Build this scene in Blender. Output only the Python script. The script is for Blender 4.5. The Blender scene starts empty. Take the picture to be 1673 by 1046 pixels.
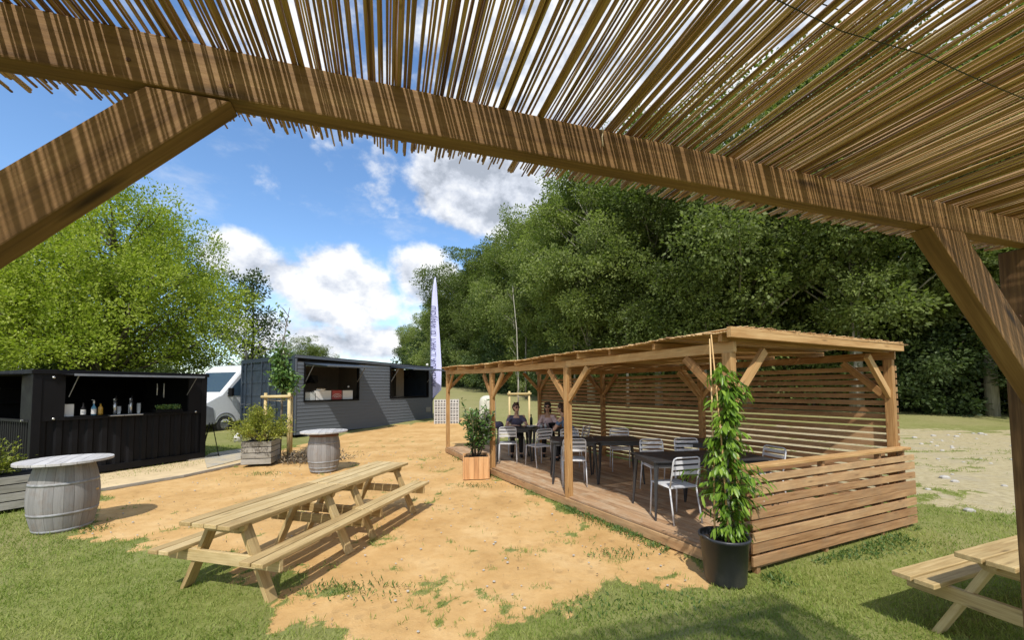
import bpy, math, random
import numpy as np
from mathutils import Vector, Matrix, Euler, noise as mnoise
S = bpy.context.scene
COL = S.collection
random.seed(7)
RNG = np.random.default_rng(11)
R = math.radians
# ------------------------------------------------------------------ camera
EYE = 1.85
pitch = math.atan(31/645.); roll = 0.008
cf = Vector((0, math.cos(pitch), math.sin(pitch)))
cr0 = Vector((1, 0, 0)); cu0 = cr0.cross(cf)
cr = cr0*math.cos(roll) - cu0*math.sin(roll)
cr.normalize(); cu = cr.cross(cf)
# image-up axis; verticals lean outwards towards the bottom as in the photograph
cam_d = bpy.data.cameras.new('camera')
cam = bpy.data.objects.new('camera', cam_d); COL.objects.link(cam)
m = Matrix((cr, cu, -cf)).transposed().to_4x4(); m.translation = (0, 0, EYE)
cam.matrix_world = m
cam_d.sensor_width = 36; cam_d.lens = 645/1673*36
cam_d.shift_y = (604-523)/1673
cam_d.clip_start = .05; cam_d.clip_end = 3000
S.camera = cam
# ------------------------------------------------------------------ light
SUNV = Vector((0.03, 0.75, -1.0)).normalized()          # direction the light travels
sun_el = math.asin(-SUNV.z); 
sd = bpy.data.lights.new('sun', 'SUN'); sd.energy = 3.5; sd.angle = R(.9); sd.color = (1, .95, .87)
so = bpy.data.objects.new('sun', sd); COL.objects.link(so)
so.rotation_euler = SUNV.to_track_quat('-Z', 'Y').to_euler(); so.location = (0, -20, 30)
S.view_settings.view_transform = 'Standard'; S.view_settings.look = 'None'
S.view_settings.exposure = 0.34; S.view_settings.gamma = 1
S.cycles.max_bounces = 10; S.cycles.diffuse_bounces = 6; S.cycles.transparent_max_bounces = 8
W = bpy.data.worlds.new('World'); S.world = W; W.use_nodes = True
def world():
    nt = W.node_tree; N = nt.nodes; L = nt.links; N.clear()
    def nd(t, **k):
        n = N.new(t)
        for a, b in k.items(): setattr(n, a, b)
        return n
    def mth(op, a, b=None, c=None, clamp=False):
        n = nd('ShaderNodeMath', operation=op, use_clamp=clamp)
        for i, x in enumerate((a, b, c)):
            if x is None: continue
            if isinstance(x, (int, float)): n.inputs[i].default_value = x
            else: L.new(x, n.inputs[i])
        return n.outputs[0]
    out = nd('ShaderNodeOutputWorld'); mix = nd('ShaderNodeMixShader')
    sky = nd('ShaderNodeTexSky', sky_type='NISHITA', sun_disc=False)
    sky.sun_elevation = sun_el; sky.sun_rotation = math.pi+math.atan2(SUNV.x, SUNV.y); sky.altitude = 50
    sky.air_density = 1.0; sky.dust_density = .35; sky.ozone_density = 2.2
    hs = nd('ShaderNodeHueSaturation'); hs.inputs['Saturation'].default_value = 1.12; hs.inputs['Value'].default_value = 1.22
    L.new(sky.outputs[0], hs.inputs['Color'])
    b1 = nd('ShaderNodeBackground'); b1.inputs[1].default_value = .15; L.new(hs.outputs[0], b1.inputs[0])
    tc = nd('ShaderNodeTexCoord'); D = tc.outputs['Generated']
    def noise(scale, det, rough, off=(0, 0, 0), sq=1.0):
        mp = nd('ShaderNodeMapping'); mp.inputs['Location'].default_value = off; mp.inputs['Scale'].default_value = (1, 1, sq)
        L.new(D, mp.inputs[0])
        n = nd('ShaderNodeTexNoise'); n.inputs['Scale'].default_value = scale; n.inputs['Detail'].default_value = det
        n.inputs['Roughness'].default_value = rough; L.new(mp.outputs[0], n.inputs['Vector'])
        return n.outputs['Fac']
    def px(x, y):
        v = cf*645 + cr*(x-836.5) - cu*(y-604); v.normalize(); return v
    # cloud masses by direction: (px x, px y, radius in rad, vertical stretch, weight)
    blobs = [(400, 425, .07, 1.2, .66), (470, 455, .10, 1.5, .62), (540, 450, .095, 1.1, .74), (600, 480, .12, 1.4, .62), (690, 455, .095, 1.0, .74), (560, 500, .14, 2.2, .55),
             (430, 545, .10, 1.3, .48), (520, 565, .14, 2.0, .50), (620, 565, .15, 2.2, .55), (700, 530, .10, 1.2, .55),
             (780, 290, .15, 1.3, 1.1), (850, 285, .17, 1.2, 1.15), (905, 325, .12, 1.2, .95), (745, 270, .09, 1.3, .9), (695, 325, .04, .6, .5), (680, 300, .05, .8, .3),
             (600, 325, .10, 1.8, .30), (620, 265, .09, 1.5, .28), (540, 250, .07, 1.2, .22), (700, 345, .05, 1., .3), (770, 395, .06, 2.2, .3), (610, 425, .10, 2.5, .28),
             (1000, 120, .40, 1.0, .75), (1250, 60, .45, 1.0, .6), (480, 60, .13, .8, .6), (760, 60, .16, 1, .5), (640, 100, .06, 1, .35), (1250, 300, .3, 1, .6)]
    acc = None
    for bx, by, rad, st, wt in blobs:
        c = px(bx, by)
        mp = nd('ShaderNodeMapping'); k = 1/rad
        mp.inputs['Scale'].default_value = (k, k, k*st); mp.inputs['Location'].default_value = (-c.x*k, -c.y*k, -c.z*k*st)
        L.new(D, mp.inputs[0])
        ln = nd('ShaderNodeVectorMath', operation='LENGTH'); L.new(mp.outputs[0], ln.inputs[0])
        q = mth('SUBTRACT', 1.35, ln.outputs['Value'], clamp=True)
        q = mth('MULTIPLY', q, wt)
        acc = q if acc is None else mth('MAXIMUM', acc, q)
    # sides and behind: ordinary scattered cumulus
    sep = nd('ShaderNodeSeparateXYZ'); L.new(D, sep.inputs[0])
    back = mth('MULTIPLY', mth('SUBTRACT', .25, sep.outputs['Y'], clamp=True), .9)
    back = mth('MINIMUM', back, .42)
    acc = mth('MAXIMUM', acc, back)
    fb = noise(7.5, 9, .58, (3.1, .4, 1.7), 1.35)
    fb2 = noise(2.6, 3, .5, (1, 5, 2), 1.5)
    bil = noise(21, 5, .55, (.2, 3, 4), 1.2)
    dens = mth('ADD', acc, mth('MULTIPLY', mth('SUBTRACT', fb, .5), 1.25))
    dens = mth('ADD', dens, mth('MULTIPLY', mth('SUBTRACT', bil, .5), .35))
    def ms(x, a, b):
        n = nd('ShaderNodeMapRange', interpolation_type='SMOOTHSTEP'); n.inputs['From Min'].default_value = a; n.inputs['From Max'].default_value = b
        L.new(x, n.inputs['Value']); return n.outputs[0]
    up = ms(sep.outputs['Z'], -.02, .03)
    mask = mth('MULTIPLY', ms(dens, .18, .52), up)
    # thin wisps
    wisp = mth('MULTIPLY', ms(noise(5, 8, .65, (8, 2, 1), 2.5), .50, .78), .35)
    mask = mth('MAXIMUM', mask, mth('MULTIPLY', wisp, up))
    # body tone: thick cores and lower sides are greyer
    fbl = noise(7.5, 9, .58, (3.1, .4, 1.7+.05), 1.35)      # the same field sampled a little lower
    rel = mth('MULTIPLY', mth('SUBTRACT', fb, fbl), 3.2)
    tone = mth('ADD', mth('ADD', .62, rel), mth('MULTIPLY', mth('SUBTRACT', .62, dens), .35))
    tone = mth('ADD', tone, mth('MULTIPLY', mth('SUBTRACT', fb2, .5), .6), clamp=True)
    cr_ = nd('ShaderNodeValToRGB'); L.new(tone, cr_.inputs[0])
    e = cr_.color_ramp.elements; e[0].position = 0.1; e[0].color = (.36, .40, .47, 1); e[1].position = .85; e[1].color = (.84, .85, .86, 1)
    x = e.new(.45); x.color = (.58, .62, .70, 1)
    b2 = nd('ShaderNodeBackground'); b2.inputs[1].default_value = 1.0; L.new(cr_.outputs[0], b2.inputs[0])
    L.new(mask, mix.inputs[0]); L.new(b1.outputs[0], mix.inputs[1]); L.new(b2.outputs[0], mix.inputs[2]); L.new(mix.outputs[0], out.inputs[0])
world()
W.cycles.sampling_method = 'MANUAL'; W.cycles.sample_map_resolution = 1024

# ------------------------------------------------------------------ materials
def mat(name, build):
    m_ = bpy.data.materials.new(name); m_.use_nodes = True
    nt = m_.node_tree; nt.nodes.clear()
    class H: pass
    h = H(); h.nt = nt; h.N = nt.nodes; h.L = nt.links
    def nd(t, **k):
        n = nt.nodes.new(t)
        for a, b in k.items(): setattr(n, a, b)
        return n
    h.nd = nd
    def setin(n, i, x):
        if x is None: return
        if hasattr(x, 'is_output'): nt.links.new(x, n.inputs[i])
        else: n.inputs[i].default_value = x
    h.set = setin
    def mth(op, a, b=None, clamp=False):
        n = nd('ShaderNodeMath', operation=op, use_clamp=clamp); setin(n, 0, a); setin(n, 1, b); return n.outputs[0]
    h.m = mth
    def attr(nm): 
        n = nd('ShaderNodeAttribute', attribute_name=nm); return n
    h.attr = attr
    def noise(vec, scale, det=3, rough=.55, dim=None):
        n = nd('ShaderNodeTexNoise'); setin(n, 'Vector', vec); n.inputs['Scale'].default_value = scale
        n.inputs['Detail'].default_value = det; n.inputs['Roughness'].default_value = rough; return n.outputs['Fac']
    h.noise = noise
    def mapg(vec, sc=(1, 1, 1), off=(0, 0, 0)):
        n = nd('ShaderNodeMapping'); setin(n, 0, vec); n.inputs['Scale'].default_value = sc; n.inputs['Location'].default_value = off; return n.outputs[0]
    h.map = mapg
    def ramp(f, *st):
        n = nd('ShaderNodeValToRGB'); setin(n, 0, f); e = n.color_ramp.elements
        while len(e) < len(st): e.new(.5)
        for i, (p, c) in enumerate(st): e[i].position = p; e[i].color = (*c, 1)
        return n.outputs[0]
    h.ramp = ramp
    def mixc(f, a, b, mode='MIX'):
        n = nd('ShaderNodeMix', data_type='RGBA', blend_type=mode)
        setin(n, 0, f); setin(n, 6, (*a, 1) if isinstance(a, tuple) else a); setin(n, 7, (*b, 1) if isinstance(b, tuple) else b); return n.outputs[2]
    h.mix = mixc
    def mr(x, a, b, c=0., d=1.):
        n = nd('ShaderNodeMapRange'); setin(n, 0, x); n.inputs[1].default_value = a; n.inputs[2].default_value = b; n.inputs[3].default_value = c; n.inputs[4].default_value = d; return n.outputs[0]
    h.mr = mr
    def bsdf(col, rough=.6, metal=0., spec=.5, bump=None, bstr=.3, bdist=.01, **kw):
        p = nd('ShaderNodeBsdfPrincipled'); setin(p, 'Base Color', (*col, 1) if isinstance(col, tuple) else col); setin(p, 'Roughness', rough)
        setin(p, 'Metallic', metal); p.inputs['Specular IOR Level'].default_value = spec
        for k, v in kw.items(): setin(p, k.replace('_', ' '), v)
        if bump is not None:
            b = nd('ShaderNodeBump'); setin(b, 'Height', bump); b.inputs['Strength'].default_value = bstr; b.inputs['Distance'].default_value = bdist
            nt.links.new(b.outputs[0], p.inputs['Normal'])
        return p.outputs[0]
    h.bsdf = bsdf
    def out(s): 
        o = nd('ShaderNodeOutputMaterial'); nt.links.new(s, o.inputs[0])
    h.out = out
    build(h); return m_
def wood(name, dark, mid, light, knot=.5, stain=None, rough=.72, gs=1., bstr=.25):
    def b(h):
        a = h.attr('loc').outputs['Vector']; r = h.attr('rnd').outputs['Fac']
        g = h.noise(h.map(a, (1.4*gs, 26*gs, 26*gs)), 1.6, 5, .6)
        g2 = h.noise(h.map(a, (4*gs, 130*gs, 130*gs)), 1.2, 3, .6)
        w = h.noise(h.map(a, (1.1, 5, 5), (4, 2, 0)), 1.5, 3, .55)
        f = h.m('ADD', h.m('MULTIPLY', g, .6), h.m('MULTIPLY', g2, .4))
        f = h.m('ADD', f, h.m('MULTIPLY', h.m('SUBTRACT', r, .5), .30)); f = h.m('ADD', f, h.m('MULTIPLY', h.m('SUBTRACT', w, .5), .35))
        c = h.ramp(f, (.28, dark), (.5, mid), (.74, light))
        # knots
        v = h.nd('ShaderNodeTexVoronoi'); h.set(v, 'Vector', h.map(a, (1.7, 9, 9), (.3, .7, .1))); v.inputs['Scale'].default_value = 1.3
        kn = h.mr(v.outputs['Distance'], .05, .17, 1., 0.)
        kn = h.m('MULTIPLY', kn, knot, True)
        c = h.mix(kn, c, tuple(x*.35 for x in dark))
        if stain:
            s = h.mr(h.noise(h.map(a, (1.5, 3, 3), (9, 0, 3)), 2.2, 5, .65), .45, .68)
            c = h.mix(h.m('MULTIPLY', s, .6), c, stain)
        h.out(h.bsdf(c, rough, spec=.3, bump=h.m('ADD', g2, g), bstr=bstr, bdist=.003))
    return mat(name, b)
def plain(name, col, rough=.5, metal=0., var=.12, spec=.5, scale=6., dirt=None):
    def b(h):
        tc = h.nd('ShaderNodeTexCoord').outputs['Object']
        n = h.noise(tc, scale, 5, .6)
        c = h.mix(h.mr(n, .3, .7), tuple(x*(1-var) for x in col), tuple(min(1, x*(1+var)) for x in col))
        if dirt:
            c = h.mix(h.m('MULTIPLY', h.mr(h.noise(tc, scale*.4, 6, .7), .5, .72), .5), c, dirt)
        h.out(h.bsdf(c, h.mr(n, .3, .7, rough*.85, min(1, rough*1.15)), metal, spec))
    return mat(name, b)
M = {}
M['beam'] = wood('sawn_brown_timber', (.10, .050, .018), (.22, .12, .046), (.34, .205, .088), .95, gs=.9, bstr=.4)
M['orange'] = wood('orange_brown_timber', (.23, .11, .038), (.41, .23, .088), (.55, .36, .165), .6)
M['slat'] = wood('reddish_slat_timber', (.21, .105, .043), (.38, .215, .10), (.53, .35, .18), .6, stain=(.28, .18, .10))
M['pine'] = wood('pale_treated_pine', (.27, .175, .07), (.47, .34, .155), (.62, .49, .265), .7, stain=(.38, .28, .13))
M['deck'] = wood('deck_boards', (.27, .15, .075), (.42, .26, .14), (.55, .38, .23), .3, stain=(.52, .42, .29))
M['grey_wood'] = wood('weathered_grey_timber', (.17, .16, .14), (.29, .275, .24), (.40, .38, .34), .4, stain=(.20, .19, .15))
M['planter_orange'] = wood('new_orange_timber', (.40, .20, .085), (.56, .30, .13), (.68, .40, .19), .3)
M['stake'] = wood('round_stake_timber', (.38, .28, .12), (.55, .42, .20), (.66, .53, .29), .3)
M['bark'] = wood('bark', (.05, .04, .028), (.11, .09, .065), (.19, .165, .125), 0, gs=.5, bstr=.8)
M['bark_pale'] = wood('pale_bark', (.14, .13, .10), (.26, .25, .2), (.38, .36, .3), 0, gs=.5, bstr=.6)
M['cane'] = wood('bamboo_cane', (.42, .25, .10), (.58, .38, .17), (.66, .47, .24), .3, gs=.6)
def b_stave(h):
    a = h.attr('loc').outputs['Vector']
    sp = h.nd('ShaderNodeSeparateXYZ'); h.set(sp, 0, a)
    k = h.m('MULTIPLY', sp.outputs['Y'], 1/.085)
    wn = h.nd('ShaderNodeTexWhiteNoise', noise_dimensions='1D'); h.set(wn, 'W', h.m('FLOOR', k))
    fr = h.m('ABSOLUTE', h.m('SUBTRACT', h.m('FRACT', k), .5))
    seam = h.mr(fr, .46, .495)
    g = h.noise(h.map(a, (2, 30, 30)), 2.0, 5, .65)
    f = h.m('ADD', h.m('MULTIPLY', g, .7), h.m('MULTIPLY', wn.outputs['Value'], .25))
    c = h.ramp(f, (.2, (.17, .165, .16)), (.5, (.245, .237, .23)), (.8, (.34, .33, .315)))
    st = h.mr(h.noise(h.map(a, (2.5, 4, 4)), 1.6, 4, .6), .5, .72)
    c = h.mix(h.m('MULTIPLY', st, .5), c, (.20, .14, .10))
    c = h.mix(h.m('MULTIPLY', seam, .6), c, (.07, .065, .06))
    h.out(h.bsdf(c, .75, spec=.3, bump=h.m('SUBTRACT', g, seam), bstr=.5, bdist=.004))
M['stave'] = mat('grey_barrel_staves', b_stave)
M['barrel_top'] = wood('silvery_table_boards', (.30, .29, .28), (.47, .455, .44), (.62, .60, .58), .3, stain=(.36, .34, .32))
M['hoop'] = plain('galvanised_hoop', (.27, .275, .28), .62, .15, .3, scale=18, dirt=(.16, .12, .09))
def b_reed(h):
    a = h.attr('loc').outputs['Vector']; r = h.attr('rnd').outputs['Fac']
    g = h.noise(h.map(a, (5, 90, 90)), 1.5, 4, .6)
    nodes_ = h.noise(h.map(a, (6, .01, .01)), 3., 2, .5)
    f = h.m('ADD', h.m('MULTIPLY', r, .75), h.m('MULTIPLY', h.m('SUBTRACT', g, .35), .6))
    c = h.ramp(f, (.05, (.13, .065, .03)), (.3, (.34, .19, .075)), (.62, (.58, .37, .16)), (.95, (.76, .57, .31)))
    kn = h.mr(nodes_, .68, .74)
    c = h.mix(h.m('MULTIPLY', kn, .5), c, (.13, .07, .03))
    p = h.bsdf(c, .5, spec=.4)
    t = h.nd('ShaderNodeBsdfTranslucent'); h.set(t, 0, c)
    mx = h.nd('ShaderNodeMixShader'); mx.inputs[0].default_value = .13; h.L.new(p, mx.inputs[1]); h.L.new(t.outputs[0], mx.inputs[2])
    h.out(mx.outputs[0])
M['reed'] = mat('dry_reed', b_reed)
def leafm(name, cols, trans=.35, rough=.45, cl=.35):
    def b(h):
        r = h.attr('rnd').outputs['Fac']
        tc = h.nd('ShaderNodeTexCoord').outputs['Object']
        n = h.noise(tc, cl, 3, .6)
        oi = h.nd('ShaderNodeObjectInfo').outputs['Random']
        f = h.m('ADD', h.m('ADD', h.m('MULTIPLY', r, .55), h.m('MULTIPLY', n, .5)), h.m('MULTIPLY', h.m('SUBTRACT', oi, .35), .42))
        c = h.ramp(f, (.2, cols[0]), (.55, cols[1]), (.9, cols[2]))
        p = h.bsdf(c, rough, spec=.35)
        t = h.nd('ShaderNodeBsdfTranslucent'); tcx = h.mix(1., c, (1.0, 1.15, .55), 'MULTIPLY'); h.set(t, 0, tcx)
        mx = h.nd('ShaderNodeMixShader'); mx.inputs[0].default_value = trans; h.L.new(p, mx.inputs[1]); h.L.new(t.outputs[0], mx.inputs[2])
        h.out(mx.outputs[0])
    return mat(name, b)
M['leaf_maple'] = leafm('maple_leaves', ((.11, .165, .016), (.22, .295, .028), (.38, .44, .06)), .46)
M['leaf_wood'] = leafm('woodland_leaves', ((.08, .11, .028), (.16, .205, .055), (.28, .33, .10)), .48, .55)
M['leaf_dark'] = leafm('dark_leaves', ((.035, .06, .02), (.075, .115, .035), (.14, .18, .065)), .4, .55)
M['leaf_laurel'] = leafm('laurel_leaves', ((.03, .075, .016), (.08, .16, .035), (.20, .30, .09)), .25, .3, 3)
M['leaf_vine'] = leafm('vine_leaves', ((.08, .16, .015), (.20, .33, .03), (.40, .52, .09)), .38, .35, 3)
M['leaf_spirea'] = leafm('spirea_leaves', ((.13, .16, .02), (.27, .30, .04), (.46, .46, .10)), .35, .5, 3)
M['grass'] = leafm('grass_blades', ((.14, .20, .035), (.24, .31, .06), (.39, .41, .13)), .35, .6, 1.2)
M['weed'] = leafm('weed_leaves', ((.04, .09, .02), (.09, .16, .035), (.16, .24, .06)), .3, .5, 2)
M['black'] = plain('black_paint', (.0065, .006, .007), .6, 0, .25, .18, 3)
M['blackm'] = plain('black_matt', (.005, .005, .0055), .85, 0, .2, .15)
M['anth'] = plain('anthracite_metal', (.045, .046, .05), .42, .2, .15, .5)
M['alum'] = plain('aluminium_edge', (.22, .23, .25), .4, .5, .15)
def b_clad(h):
    tc = h.nd('ShaderNodeTexCoord').outputs['Object']
    g = h.noise(h.map(tc, (1.5, 1.5, 40)), 1.4, 4, .6); w = h.noise(tc, .9, 4, .6)
    c = h.mix(g, (.074, .087, .106), (.108, .123, .146)); c = h.mix(h.m('MULTIPLY', w, .4), c, (.105, .11, .118))
    h.out(h.bsdf(c, .5, spec=.45, bump=g, bstr=.2, bdist=.004))
M['clad'] = mat('grey_weatherboard', b_clad)
M['navy'] = plain('navy_container_paint', (.028, .042, .062), .48, .1, .25, .5, 3, dirt=(.045, .05, .055))
M['white_metal'] = plain('white_powder_coat', (.62, .63, .65), .35, 0, .06)
M['van_white'] = plain('van_white', (.70, .72, .75), .22, 0, .03)
M['van_grey'] = plain('van_grey_plastic', (.17, .18, .20), .5, 0, .1)
M['tyre'] = plain('tyre', (.02, .02, .021), .8)
M['rim'] = plain('wheel_steel', (.38, .39, .40), .35, .7)
def b_glass(h): h.out(h.bsdf((.05, .085, .13), .06, spec=.9))
M['vglass'] = mat('van_glass', b_glass)
M['concrete'] = plain('concrete', (.42, .40, .36), .85, 0, .15, .3, 4)
M['dark_int'] = plain('dark_interior', (.05, .042, .035), .8, 0, .2)
M['brown_int'] = plain('brown_interior_board', (.24, .185, .13), .7, 0, .15)
M['white_box'] = plain('white_panel', (.62, .61, .58), .45, 0, .05)
M['red_box'] = plain('red_panel', (.34, .05, .045), .5, 0, .1)
M['steel'] = plain('brushed_steel', (.55, .55, .55), .3, .8, .1)
M['paper'] = plain('paper', (.55, .55, .54), .7, 0, .05)
M['pot'] = plain('black_plastic', (.022, .024, .030), .42, 0, .2, .5, 8, dirt=(.085, .078, .065))
M['soil'] = plain('soil', (.035, .025, .018), .95, 0, .4, .2, 30)
M['skin'] = plain('skin', (.62, .38, .27), .5, 0, .05)
M['skin2'] = plain('skin_tanned', (.54, .32, .22), .5, 0, .05)
M['hair'] = plain('brown_hair', (.06, .032, .02), .5, 0, .3, scale=60)
M['hair2'] = plain('dark_hair', (.03, .022, .018), .5, 0, .3, scale=60)
M['top_navy'] = plain('dusty_navy_cloth', (.12, .11, .17), .85, 0, .12)
M['top_pink'] = plain('pale_pink_cloth', (.78, .60, .60), .85, 0, .15, scale=14)
M['top_blue'] = plain('blue_cloth', (.12, .19, .32), .85, 0, .12)
M['trouser'] = plain('black_cloth', (.015, .014, .016), .9)
M['green_glass'] = plain('green_glass', (.01, .035, .02), .12, 0, .1, .8)
M['clearish'] = plain('pale_glass', (.45, .47, .47), .15, 0, .05, .8)
M['crock'] = plain('white_crockery', (.7, .7, .68), .3, 0, .03)
M['amber'] = plain('amber_liquid', (.45, .25, .03), .2, 0, .1, .7)
M['blue_lab'] = plain('blue_label', (.10, .28, .42), .4, 0, .1)
M['red_cap'] = plain('red_label', (.42, .05, .03), .4, 0, .1)
M['rust_band'] = plain('rust_band', (.12, .055, .035), .8, 0, .3, scale=20)
M['flag'] = plain('pale_lilac_flag', (.55, .57, .85), .8, 0, .04)
M['ink'] = plain('dark_blue_ink', (.03, .03, .12), .6)
M['cream'] = plain('cream_cover', (.58, .58, .48), .7, 0, .08)
M['crate_white'] = plain('dirty_white_plastic', (.55, .53, .50), .6, 0, .12)
M['orange_cloth'] = plain('orange_red', (.38, .07, .02), .6, 0, .2)
M['twine'] = plain('twine', (.5, .42, .28), .9)
M['wire'] = plain('dark_wire', (.02, .02, .02), .5)
M['bulb'] = plain('white_bulb', (.75, .74, .68), .25)

# ------------------------------------------------------------------ mesh helper
class MB:
    def __init__(s): s.v = []; s.f = []; s.loc = []; s.r = []
    def add(s, vs, fs, loc=None, r=None):
        o = len(s.v); s.v += [tuple(p) for p in vs]; s.f += [tuple(i+o for i in q) for q in fs]
        s.loc += [tuple(p) for p in (loc if loc is not None else vs)]
        s.r += [random.random() if r is None else r]*len(vs)
        return s
    def box(s, c, size, rz=0., rot=None, r=None):
        # grain along the longest side
        hx, hy, hz = [q/2 for q in size]
        base = [(-hx, -hy, -hz), (hx, -hy, -hz), (hx, hy, -hz), (-hx, hy, -hz), (-hx, -hy, hz), (hx, -hy, hz), (hx, hy, hz), (-hx, hy, hz)]
        mt = rot if rot is not None else Matrix.Rotation(rz, 3, 'Z')
        off = Vector((random.uniform(0, 40),)*3)
        ax = max(range(3), key=lambda i: size[i])
        lo = [Vector((p[ax], p[(ax+1) % 3], p[(ax+2) % 3]))+off for p in base]
        vs = [mt @ Vector(p)+Vector(c) for p in base]
        return s.add(vs, [(0, 3, 2, 1), (4, 5, 6, 7), (0, 1, 5, 4), (1, 2, 6, 5), (2, 3, 7, 6), (3, 0, 4, 7)], lo, r)
    def beam(s, p0, p1, w, h, up=(0, 0, 1), ext=0., r=None):
        p0 = Vector(p0); p1 = Vector(p1); d = p1-p0; Ln = d.length; d.normalize()
        side = d.cross(Vector(up)).normalized(); u = side.cross(d)
        mt = Matrix((d, side, u)).transposed()
        return s.box((p0+p1)/2, (Ln+2*ext, w, h), rot=mt, r=r)
    def tube(s, pts, rad, n=8, cap=True, r=None):
        pts = [Vector(p) for p in pts]
        if isinstance(rad, (int, float)): rad = [rad]*len(pts)
        off = random.uniform(0, 40); vs = []; lo = []; L_ = 0; pu = None
        for i, p in enumerate(pts):
            t = (pts[min(i+1, len(pts)-1)]-pts[max(i-1, 0)]).normalized()
            if pu is None: a = Vector((0, 0, 1)) if abs(t.z) < .9 else Vector((1, 0, 0)); pu = t.cross(a).normalized()
            else: pu = (pu-t*pu.dot(t)).normalized()
            q = t.cross(pu)
            if i: L_ += (p-pts[i-1]).length
            for k in range(n):
                a = 2*math.pi*k/n; dd = pu*math.cos(a)+q*math.sin(a)
                vs.append(p+dd*rad[i]); lo.append((L_+off, math.cos(a)*rad[i]+off, math.sin(a)*rad[i]))
        fs = []
        for i in range(len(pts)-1):
            for k in range(n):
                fs.append((i*n+k, i*n+(k+1) % n, (i+1)*n+(k+1) % n, (i+1)*n+k))
        if cap: fs.append(tuple(range(n))[::-1]); fs.append(tuple((len(pts)-1)*n+k for k in range(n)))
        return s.add(vs, fs, lo, r)
    def lathe(s, prof, n=32, c=(0, 0, 0), cap=True, r=None):
        vs = []; lo = []
        for (rr, z) in prof:
            for k in range(n):
                a = 2*math.pi*k/n; vs.append((c[0]+rr*math.cos(a), c[1]+rr*math.sin(a), c[2]+z)); lo.append((z, a*.31, 0))
        fs = []
        for i in range(len(prof)-1):
            for k in range(n): fs.append((i*n+k, i*n+(k+1) % n, (i+1)*n+(k+1) % n, (i+1)*n+k))
        if cap:
            if prof[0][0] > 1e-4: fs.append(tuple(range(n))[::-1])
            if prof[-1][0] > 1e-4: fs.append(tuple((len(prof)-1)*n+k for k in range(n)))
        return s.add(vs, fs, lo, r)
    def prism(s, poly, z0, z1, r=None, ax='z', rot=None, c=(0, 0, 0)):
        n = len(poly); A = [(x, y, z0) for x, y in poly]+[(x, y, z1) for x, y in poly]
        lo = [(p[0]+3, p[1], p[2]) for p in A]
        if ax == 'y': A = [(x, z, y) for x, y, z in A]
        if ax == 'x': A = [(z, x, y) for x, y, z in A]
        if rot is not None: A = [rot @ Vector(p) for p in A]
        A = [Vector(p)+Vector(c) for p in A]
        fs = [tuple(range(n))[::-1], tuple(range(n, 2*n))]+[(i, (i+1) % n, n+(i+1) % n, n+i) for i in range(n)]
        return s.add(A, fs, lo, r)
    def ball(s, c, rx, ry=None, rz=None, n=12, m_=8, r=None):
        ry = rx if ry is None else ry; rz = rx if rz is None else rz; vs = [(c[0], c[1], c[2]-rz)]
        for i in range(1, m_):
            t = -math.pi/2+math.pi*i/m_
            for k in range(n):
                a = 2*math.pi*k/n; vs.append((c[0]+rx*math.cos(t)*math.cos(a), c[1]+ry*math.cos(t)*math.sin(a), c[2]+rz*math.sin(t)))
        vs.append((c[0], c[1], c[2]+rz)); fs = [(0, 1+(k+1) % n, 1+k) for k in range(n)]
        for i in range(m_-2):
            for k in range(n): fs.append((1+i*n+k, 1+i*n+(k+1) % n, 1+(i+1)*n+(k+1) % n, 1+(i+1)*n+k))
        b = 1+(m_-2)*n; fs += [(b+k, b+(k+1) % n, len(vs)-1) for k in range(n)]
        return s.add(vs, fs, None, r)
    def build(s, name, material, parent=None, smooth=False, bevel=0., off=None):
        me = bpy.data.meshes.new(name)
        v = s.v if off is None else [(p[0]-off[0], p[1]-off[1], p[2]-off[2]) for p in s.v]
        me.from_pydata(v, [], s.f)
        a = me.attributes.new('loc', 'FLOAT_VECTOR', 'POINT'); a.data.foreach_set('vector', np.array(s.loc, dtype=np.float32).ravel())
        a = me.attributes.new('rnd', 'FLOAT', 'POINT'); a.data.foreach_set('value', np.array(s.r, dtype=np.float32))
        if smooth: me.polygons.foreach_set('use_smooth', [True]*len(me.polygons))
        me.materials.append(material); me.update()
        o = bpy.data.objects.new(name, me); COL.objects.link(o)
        if parent is not None: o.parent = parent
        if bevel:
            b = o.modifiers.new('bevel', 'BEVEL'); b.width = bevel; b.segments = 2; b.limit_method = 'ANGLE'; b.angle_limit = R(40)
        return o
def tag(o, label=None, cat=None, group=None, kind=None):
    if label: o['label'] = label
    if cat: o['category'] = cat
    if group: o['group'] = group
    if kind: o['kind'] = kind
    return o
def thing(name, label, cat, loc=(0, 0, 0), rz=0., group=None):
    o = bpy.data.objects.new(name, None); COL.objects.link(o); o.location = loc; o.rotation_euler = (0, 0, rz); o.empty_display_size = .2
    return tag(o, label, cat, group)
def dup(root, loc=None, rz=None, label=None, scale=None):
    r = root.copy(); COL.objects.link(r)
    if loc is not None: r.location = loc
    if rz is not None: r.rotation_euler = (0, 0, rz)
    if scale is not None: r.scale = scale
    if label: r['label'] = label
    for ch in list(root.children):
        c = ch.copy(); COL.objects.link(c); c.parent = r
        for g in list(ch.children):
            d = g.copy(); COL.objects.link(d); d.parent = c
    return r
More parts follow.
